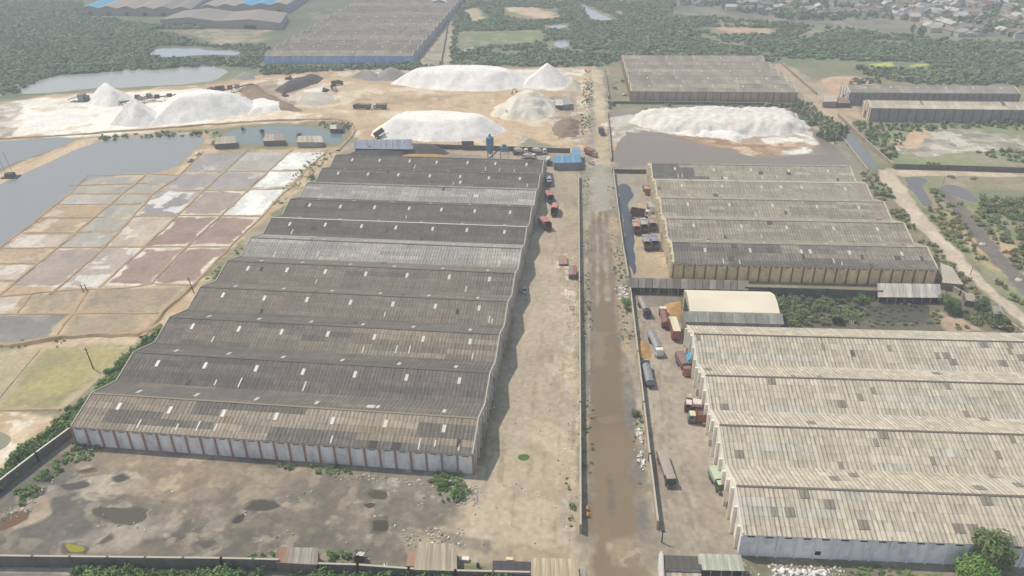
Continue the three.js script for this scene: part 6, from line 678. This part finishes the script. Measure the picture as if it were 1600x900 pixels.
// wooden cable-drum carts on the verge
for (const [label, px] of [['upper orange wooden frame on the road verge', [17.0,-132.6]], ['lower orange wooden frame on the road verge', [16.9,-130.6]]]) { const o = thing('wooden_frame', label, 'frame', px[0], px[1], 0.2, 'wooden frames on the verge'); for (const s of [-0.5, 0.5]) { mesh(o, 'rail', bar([-0.9, 0.5, s], [0.9, 0.6, s], 0.16), mat(0xb07a44)); mesh(o, 'leg', bar([s * 1.4, 0, s], [s * 1.4, 0.6, s], 0.14), mat(0x9a6a3c)); } mesh(o, 'slat', box(-0.2, 0.2, 0.62, 0.7, -0.6, 0.6), mat(0xb8844c)); }
// wreck in the wet plot
{ const [x, z] = [108.0,-216.1], o = thing('scrap_heap', 'rusted round boiler scrap in the wet plot', 'scrap', x, z); mesh(o, 'boiler', new THREE.CylinderGeometry(1.6, 1.6, 2.6, 14, 1, true).rotateZ(0.5).rotateX(1.2).translate(0, 1.4, 0), mat(0x5a5450)); for (let i = 0; i < 6; i++) mesh(o, 'pipe', bar([2 + i * 0.6, 0.1, 1], [2.6 + i * 0.6, 0.7, -1], 0.18), mat(0xb0aca4)); for (let i = 0; i < 5; i++) mesh(o, 'plank', bar([-4 + i * 0.6, 0.1, 1], [-3.8 + i * 0.6, 0.6, -1], 0.2), mat(0x6a5444)); }
// ---------- distant township ----------
{ const roofs = [0xb8b6b2, 0x98928a, 0x8a8078, 0x7c685c, 0xc4c2be, 0x7a8490].map((c) => mat(c, 0.8)), hm = [0xb8b2a8, 0xa89e92, 0xc8c4bc].map((c) => mat(c, 0.9)), rg = new THREE.ExtrudeGeometry(new THREE.Shape([[-4.2, 0], [4.2, 0], [0, 2]].map(([a, b]) => new THREE.Vector2(a, b))), { depth: 8, bevelEnabled: false }).translate(0, 3.2, -4), wg = box(-3.8, 3.8, 0, 3.2, -3.7, 3.7); reseed(500); const area = [[200.5,-961.6],[288.0,-882.9],[360.1,-832.2],[408.7,-730.4],[504.0,-685.6],[661.2,-920.1],[564.3,-945.0],[541.0,-958.2],[209.8,-988.9]]; let n = 0; const [x0, x1, z0, z1] = bounds(area);
  while (n < 290) { const x = rr(x0, x1), z = rr(z0, z1); if (sdist(area, x, z) < 2 || fn(x, z, 60, 8) < 0.4) continue; const ri = Math.floor(rnd() * 6), o = thing('house', ['small white roofed house in the distant township', 'small grey roofed house in the distant township', 'small brown grey roofed house in the distant township', 'small russet roofed house in the distant township', 'small bright roofed house in the distant township', 'small blue grey roofed house in the distant township'][ri], 'house', x, z, rr(-0.4, 0.4) + (rnd() < 0.5 ? 1.57 : 0), 'houses of the distant township'); mesh(o, 'wall', wg, hm[n % 3]); mesh(o, 'roof', rg, roofs[ri]); o.scale.set(rr(0.8, 1.5), rr(0.8, 1.5), rr(0.8, 2)); n++; } }
// ---------- litter and rubble ----------
function specks(name, spots, size, cols, geo = new THREE.DodecahedronGeometry(0.5, 0)) { const o = new THREE.InstancedMesh(geo, mat(0xffffff, 0.9), spots.length); o.name = numbered(name); spots.forEach(([x, z], i) => { const s = size[0] + (size[1] - size[0]) * rnd() ** 2; Q.setFromAxisAngle(new THREE.Vector3(rnd(), rnd(), rnd()).normalize(), rnd() * 6); M4.compose(new THREE.Vector3(x, s * 0.15, z), Q, new THREE.Vector3(s * rr(0.7, 1.4), s * 0.6, s)); o.setMatrixAt(i, M4); C.set(cols[Math.floor(rnd() * cols.length)]); o.setColorAt(i, C); }); o.castShadow = o.receiveShadow = true; scene.add(o); return stuff(o); }
const inside = (poly, n, gap = 0, s = 8) => { const [x0, x1, z0, z1] = bounds(poly), out = []; let k = 0; while (out.length < n && k++ < n * 40) { const x = rr(x0, x1), z = rr(z0, z1); if (sdist(poly, x, z) > 0 && fn(x, z, s, 12) > gap) out.push([x, z]); } return out; };
reseed(601); const pal = [0xd8d4cc, 0xc4beb4, 0xe2e0dc, 0xa89e92, 0x8a8278];
specks('litter', [...inside([[18.9,-233.8],[23.7,-233.7],[14.7,-126.6],[12.5,-126.7]], 260, 0.4), ...inside([[33.6,-340.6],[37.9,-340.5],[18.5,-140.3],[15.5,-131.8]], 220, 0.45), ...inside([[47.4,-348.8],[49.9,-348.7],[37.4,-196.5],[32.2,-140.1],[31.3,-125.6],[28.8,-125.6],[32.7,-170.7]], 420, 0.42), ...inside([[41.9,-233.2],[44.6,-233.1],[39.2,-182.9],[37.8,-182.9]], 140, 0.35), ...inside([[18.4,-270.4],[26.2,-270.2],[22.1,-220.4],[17.3,-229.3]], 200, 0.4)], [0.15, 0.55], pal);
specks('rubble', [...inside([[-16.5,-143.7],[-9.3,-143.5],[-8.6,-134.3],[-13.6,-134.4]], 420, 0.3, 4), ...inside([[-45.7,-146.5],[-18.0,-142.8],[-17.8,-140.5],[-45.1,-143.7]], 120, 0.45, 4)], [0.25, 0.7], [0xb8b2a8, 0xa39c92, 0xc9c4bc]);
specks('litter', [...inside([[-122.1,-134.2],[-117.7,-142.8],[-115.2,-153.4],[-112.1,-152.1],[-114.1,-136.2],[-115.9,-126.1]], 60, 0.4), ...inside([[-104.9,-142.6],[-16.2,-138.7],[-15.0,-122.6],[-95.9,-123.9]], 90, 0.5), ...inside([[-12.2,-197.7],[18.6,-197.0],[12.7,-120.3],[-9.1,-117.0]], 90, 0.3), ...inside([[-27.0,-126.6],[-12.5,-127.9],[-10.0,-121.6],[-23.4,-120.9]], 160, 0.35, 4), ...inside([[49.0,-116.1],[70.6,-114.7],[69.4,-111.5],[48.1,-112.7]], 300, 0.35, 4)], [0.2, 0.7], pal);
specks('white_sacks', [...inside([[32.6,-161.7],[34.3,-161.7],[32.5,-140.1],[31.3,-144.7]], 34, 0.3, 5), ...inside([[37.2,-242.0],[41.8,-245.3],[40.7,-229.6],[38.8,-228.7]], 40, 0.2, 5), ...inside([[55.1,-114.3],[66.1,-113.6],[65.7,-112.4],[54.7,-112.9]], 50, 0.3, 3)], [0.6, 1.3], [0xe0dedc, 0xd0ccc8, 0xe8e8e6]);
specks('clods', [...inside([[-194.6,-557.5],[-138.2,-497.8],[-149.3,-492.0],[-184.2,-523.6]], 160, 0.3, 8), ...inside([[26.2,-527.2],[48.3,-526.1],[42.7,-416.1],[23.4,-429.2]], 260, 0.4, 8)], [0.3, 0.9], [0x8a7a6a, 0x9c8a76, 0x77695c]);
console.log('objects', scene.children.length);
renderer.render(scene, camera);
